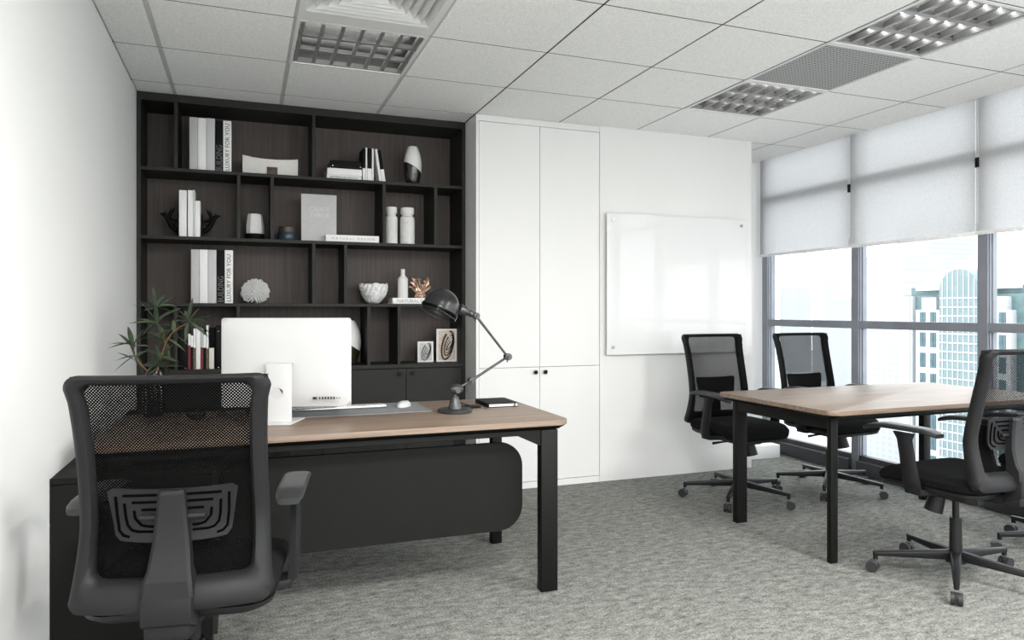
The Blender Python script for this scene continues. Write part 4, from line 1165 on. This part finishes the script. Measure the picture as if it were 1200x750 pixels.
# lowest open shelf
z = .838
gb = 'small books between black binders'
def binder(x0, x1, studx, label):
    r = thing('binder', label, 'binder', (x0, 4.70, z), 'black binders with silver studs')
    m = MB(); m.box(x0, x1, 4.70, 4.90, z + .0005, z + .262, bev=.002); m.build('case', 'bk_black', r)
    for zz in (z + .008, z + .228):
        m = MB(); m.ball((studx, 4.698, zz), .0055, seg=10); m.build('stud', 'chrome', r)
binder(-.368, -.318, -.331, 'black binder with silver studs left of the red and black books')
binder(-.163, -.133, -.147, 'black binder with silver studs right of the red and black books, beside the computer')
bl = [(-.3165, -.303, .215, 'bk_white', 'bk_red', .145, 'dark red book with pale top, left of the two red ones'),
      (-.302, -.288, .205, 'bk_white', 'bk_black', .135, 'black and white book just right of the left red book'),
      (-.287, -.274, .245, 'bk_white', 'bk_brown', .13, 'narrow brown and white book left of the widest white spine'),
      (-.2725, -.2485, .262, 'bk_white', None, 0, 'widest white speckled book among the small books'),
      (-.247, -.233, .248, 'bk_silver', 'bk_red', .132, 'dark red book with grey top, right of the wide white one'),
      (-.232, -.2165, .208, 'bk_white', 'bk_black', .130, 'short black and white book right of the grey topped red one'),
      (-.215, -.2035, .265, 'bk_white', 'bk_brown', .125, 'tall white and brown book left of the ivory one'),]
for x0, x1, h, cov, low, lh, lab in bl:
    book('small_book', x0, x1, z, h, cov, lab + ', lowest open shelf', y0=4.71, depth=.16, group=gb, lower=low, lh=lh)
book('small_book', -.200, -.172, z, .128, 'bk_ivory', 'short ivory book in front of a black one on the lowest open shelf', y0=4.70, depth=.07, group=gb)
book('small_book', -.200, -.166, z, .250, 'bk_black', 'tall black book standing behind the short ivory book', y0=4.78, depth=.14, group=gb)

def photo_frame(x0, x1, zb, zt, y, label, warm):
    r = thing('photo_frame', label, 'picture', ((x0 + x1) / 2, y, zb), 'framed prints on the lowest open shelf')
    w = x1 - x0; h = zt - zb
    m = MB(); m.box(x0, x1, y, y + .014, zb + .0005, zt, bev=.001); m.build('frame', 'whitematte', r, smooth=False)
    mg = .012
    m = MB(); m.box(x0 + mg, x1 - mg, y - .0006, y, zb + mg, zt - mg); pr = m.build('print', 'photo_w' if warm else 'photo_g', r, smooth=False)
    # spiral stair drawn as loose loops
    m = MB(); iw = w - 2 * mg; ih = h - 2 * mg; cx = x0 + w * .54; cz = zb + h * .5
    for k, (sx, sz, wd, mi) in enumerate(((.33, .48, .0078, 0), (.29, .43, .0034, 1), (.22, .35, .0062, 0), (.15, .26, .0030, 0), (.085, .16, .0050, 0))):
        pts = []
        for q in range(0, 26):
            a = radians(95 - 330 * q / 25)
            X_ = cx + iw * sx * cos(a) + iw * .15 * sin(a) + iw * .03 * k; Z_ = cz + ih * sz * sin(a)
            X_ = min(max(X_, x0 + mg + .002), x1 - mg - .002); Z_ = min(max(Z_, zb + mg + .002), zt - mg - .002)
            pts.append((X_, y - .0008, Z_))
        m.tube(pts, wd * (w / .17), 6, mi, flat=1)
    if warm:
        for k in range(9):
            zz = zb + mg + ih * (.15 + .085 * k)
            m.tube([(x0 + mg + .002, y - .0008, zz + .012), (x0 + mg + iw * .26, y - .0008, zz - .006)], .0010, 5, 1)
    for v in m.bm.verts: v.co.y = max(y - .0016, min(y - .0004, v.co.y))
    m.build('drawing', ['ink_mid' if not warm else 'ink', 'bronze' if warm else 'ink_grey'], pr)
photo_frame(1.113, 1.224, z, .981, 4.80, 'small white frame with a grey spiral stair print, left of the larger frame', False)
photo_frame(1.246, 1.391, z, 1.066, 4.80, 'larger white frame with a bronze toned spiral stair print beside the small frame', True)

# ------------------------------------------------------------------ the city outside
b = MB(); b.box(6, 1600, -900, 1300, -92, -90); o = b.build('ground_city', 'ground', smooth=False); tag(o, kind='structure')
bx, by = 240.0, 180.0
tw = thing('teal_tower', 'white and teal office tower with a glazed arch and hipped roof outside the window', 'building', (bx, by, -90))
# u grows toward smaller y ; 1 px ~ .335 m across, .303 m up; horizon z = 1.2
def YY(u): return by - (u - 1133) * .335
def ZZ(v): return 1.2 + (364 - v) * .303
def slab(mb, u0, u1, v0, v1, xf, dep, mi=0): mb.box(xf, xf + dep, YY(u1), YY(u0), ZZ(v1), ZZ(v0), mi)
m = MB()
m.box(bx + 2, bx + 40, YY(1196), YY(1052), -90, ZZ(345)); m.box(bx + 4, bx + 40, YY(1192), YY(1056), ZZ(345), ZZ(335))
m.build('main_block', 'teal_glassb', tw, smooth=False)
m = MB()
A = [(bx + 1, YY(1183), ZZ(339)), (bx + 38, YY(1183), ZZ(339)), (bx + 38, YY(1069), ZZ(339)), (bx + 1, YY(1069), ZZ(339))]
A2 = [(p[0], p[1], p[2] + 1.2) for p in A]
B = [(bx + 16, YY(1142), ZZ(296)), (bx + 24, YY(1142), ZZ(296)), (bx + 24, YY(1104), ZZ(296)), (bx + 16, YY(1104), ZZ(296))]
m.rings([A, A2, B]); m.build('hipped_roof', 'city_roof', tw, smooth=False)
# glazed arch bay
m = MB(); uw = 22; P = [(YY(1130 + uw), -90), (YY(1130 + uw), ZZ(340))] + [(YY(1130) - uw * .335 * cos(a), ZZ(340) + 25 * .303 * sin(a)) for a in [pi * k / 16 for k in range(1, 16)]] + [(YY(1130 - uw), ZZ(340)), (YY(1130 - uw), -90)]
m.prism(P, bx - 3, bx + 6, 'X'); m.build('arched_bay', 'city_teal', tw, smooth=False)
m = MB()
for k in range(26):
    zz = ZZ(350) - k * 3.2
    m.box(bx - 3.3, bx - 3, YY(1151), YY(1109), zz, zz + .45)
for q in range(-3, 4):
    m.box(bx - 3.25, bx - 3, YY(1130 + q * 6) - .12, YY(1130 + q * 6) + .12, -90, ZZ(340) + 25 * .303 * sqrt(max(0, 1 - (q * 6 / 22) ** 2)))
m.build('floor_bands', 'city_white', tw, smooth=False)
for (u0, u1) in ((1074, 1107), (1153, 1181)):
    m = MB(); m.box(bx - 1, bx + 3, YY(u1), YY(u0), -90, ZZ(363)); uc = (u0 + u1) / 2
    m.box(bx - 1, bx + 3, YY(uc + 9), YY(uc - 9), ZZ(363), ZZ(348))
    pier = m.build('white_pier', 'city_white', tw, smooth=False)
    k = 0; zz = ZZ(366)
    while zz > -60:
        for uu in (u0 + 9, u0 + 22 if u1 - u0 > 30 else u0 + 20):
            m = MB(); m.box(bx - 1.15, bx - 1, YY(uu + 3.6), YY(uu - 3.6), zz - 5.4, zz); m.box(bx - 1.25, bx - 1.15, YY(uu + .4), YY(uu - .4), zz - 5.4, zz)
            m.box(bx - 1.25, bx - 1.15, YY(uu + 3.6), YY(uu - 3.6), zz - 2.9, zz - 2.5)
            m.build('window', 'city_win', pier, smooth=False)
        zz -= 7.6
m = MB()
for (u0, u1) in ((1052, 1062), (1063, 1066), (1192, 1197)):
    m.box(bx + .5, bx + 3, YY(u1), YY(u0), -90, ZZ(346))
m.box(bx + .3, bx + 3, YY(1108), YY(1052), ZZ(322), ZZ(318))
m.build('corner_fin', 'city_white', tw, smooth=False)

def tower(x, u0, u1, vt, label, mt_, name='city_tower', dep=30, crown=0):
    k = x / 240.0
    # direction through the window for image columns u0..u1 at distance x
    def yy(u):
        t_ = (u - 600) / 835.5; return x * (.9361 - .3517 * t_) / (.3517 + .9361 * t_)
    y0_, y1_ = yy(u1), yy(u0); F = .3517 * x + .9361 * (y0_ + y1_) / 2; zt = 1.2 + (364 - vt) * F / 835.5
    r = thing(name, label, 'building', (x, (y0_ + y1_) / 2, -90), 'pale towers on the skyline')
    m = MB(); m.box(x, x + dep, y0_, y1_, -90, zt); m.build('facade', mt_, r, smooth=False)
    m = MB(); w = (y1_ - y0_) * .25; m.box(x + dep * .2, x + dep * .8, y0_ + w, y1_ - w, zt, zt + (crown or 5)); m.build('roof_block', 'city_roof', r, smooth=False)
    return r
M['fac1'] = facade_mat('pale_tower_facade', rgb(158, 161, 163), rgb(150, 153, 156), 4.2, 3.4)
M['fac2'] = facade_mat('grey_tower_facade', rgb(152, 155, 158), rgb(143, 147, 151), 3.0, 3.2, .6, .5)
tower(330, 1016, 1060, 300, 'pale residential tower immediately left of the teal tower', 'fac1')
tower(420, 1050, 1092, 262, 'tallest pale slab tower rising behind the teal tower', 'fac2', dep=40)
tower(700, 952, 966, 326, 'slender hazy tower seen through the first window bay', 'fac1', crown=14)
tower(760, 914, 932, 338, 'low hazy block at the far left of the skyline', 'fac2')
tower(640, 968, 992, 350, 'low wide hazy block right of the slender tower', 'fac2')
tower(300, 1196, 1230, 330, 'pale block at the right end of the skyline beyond the teal tower', 'fac1')

# ------------------------------------------------------------------ light
w = bpy.data.worlds.new('World'); bpy.context.scene.world = w; w.use_nodes = True
nt = w.node_tree; bg = nt.nodes['Background']
tcw = nt.nodes.new('ShaderNodeTexCoord'); sepw = nt.nodes.new('ShaderNodeSeparateXYZ'); rw = nt.nodes.new('ShaderNodeValToRGB')
nt.links.new(tcw.outputs['Generated'], sepw.inputs[0]); nt.links.new(sepw.outputs['Z'], rw.inputs[0]); nt.links.new(rw.outputs[0], bg.inputs[0])
rw.color_ramp.elements[0].position = 0.0; rw.color_ramp.elements[0].color = (.98, .985, 1, 1)
rw.color_ramp.elements[1].position = 0.7; rw.color_ramp.elements[1].color = (.93, .96, 1, 1)
bg.inputs['Strength'].default_value = 2.7

# unseen ceiling lights added out of view to give the room its general fill
for key, lab in (('light_e', 'added louvred fill light, unseen, over the left aisle behind the viewpoint'), ('light_f', 'added louvred fill light, unseen, over the right aisle behind the viewpoint')):
    ceiling_light(key, lab, 'louvred ceiling lights', fill_w=52)
for key, lab in (('light_g', 'added rear left louvred fill light, unseen, behind the viewpoint'), ('light_h', 'added rear right louvred fill light, unseen, behind the viewpoint')):
    ceiling_light(key, lab, 'louvred ceiling lights', fill_w=52)

# ------------------------------------------------------------------ camera
cd = bpy.data.cameras.new('Camera'); cam = bpy.data.objects.new('Camera', cd); C.objects.link(cam)
cam.location = (0, 0, 1.193); cam.rotation_euler = (radians(90), 0, radians(-20.59))
cd.sensor_fit = 'HORIZONTAL'; cd.sensor_width = 36; cd.lens = 36 * 835.5 / 1200; cd.shift_y = -11.0 / 1200; cd.clip_start = .05; cd.clip_end = 5000
sc = bpy.context.scene; sc.camera = cam
sc.view_settings.view_transform = 'Standard'; sc.view_settings.look = 'None'; sc.view_settings.gamma = 1; sc.view_settings.use_curve_mapping = False
sc.view_settings.exposure = 0.67
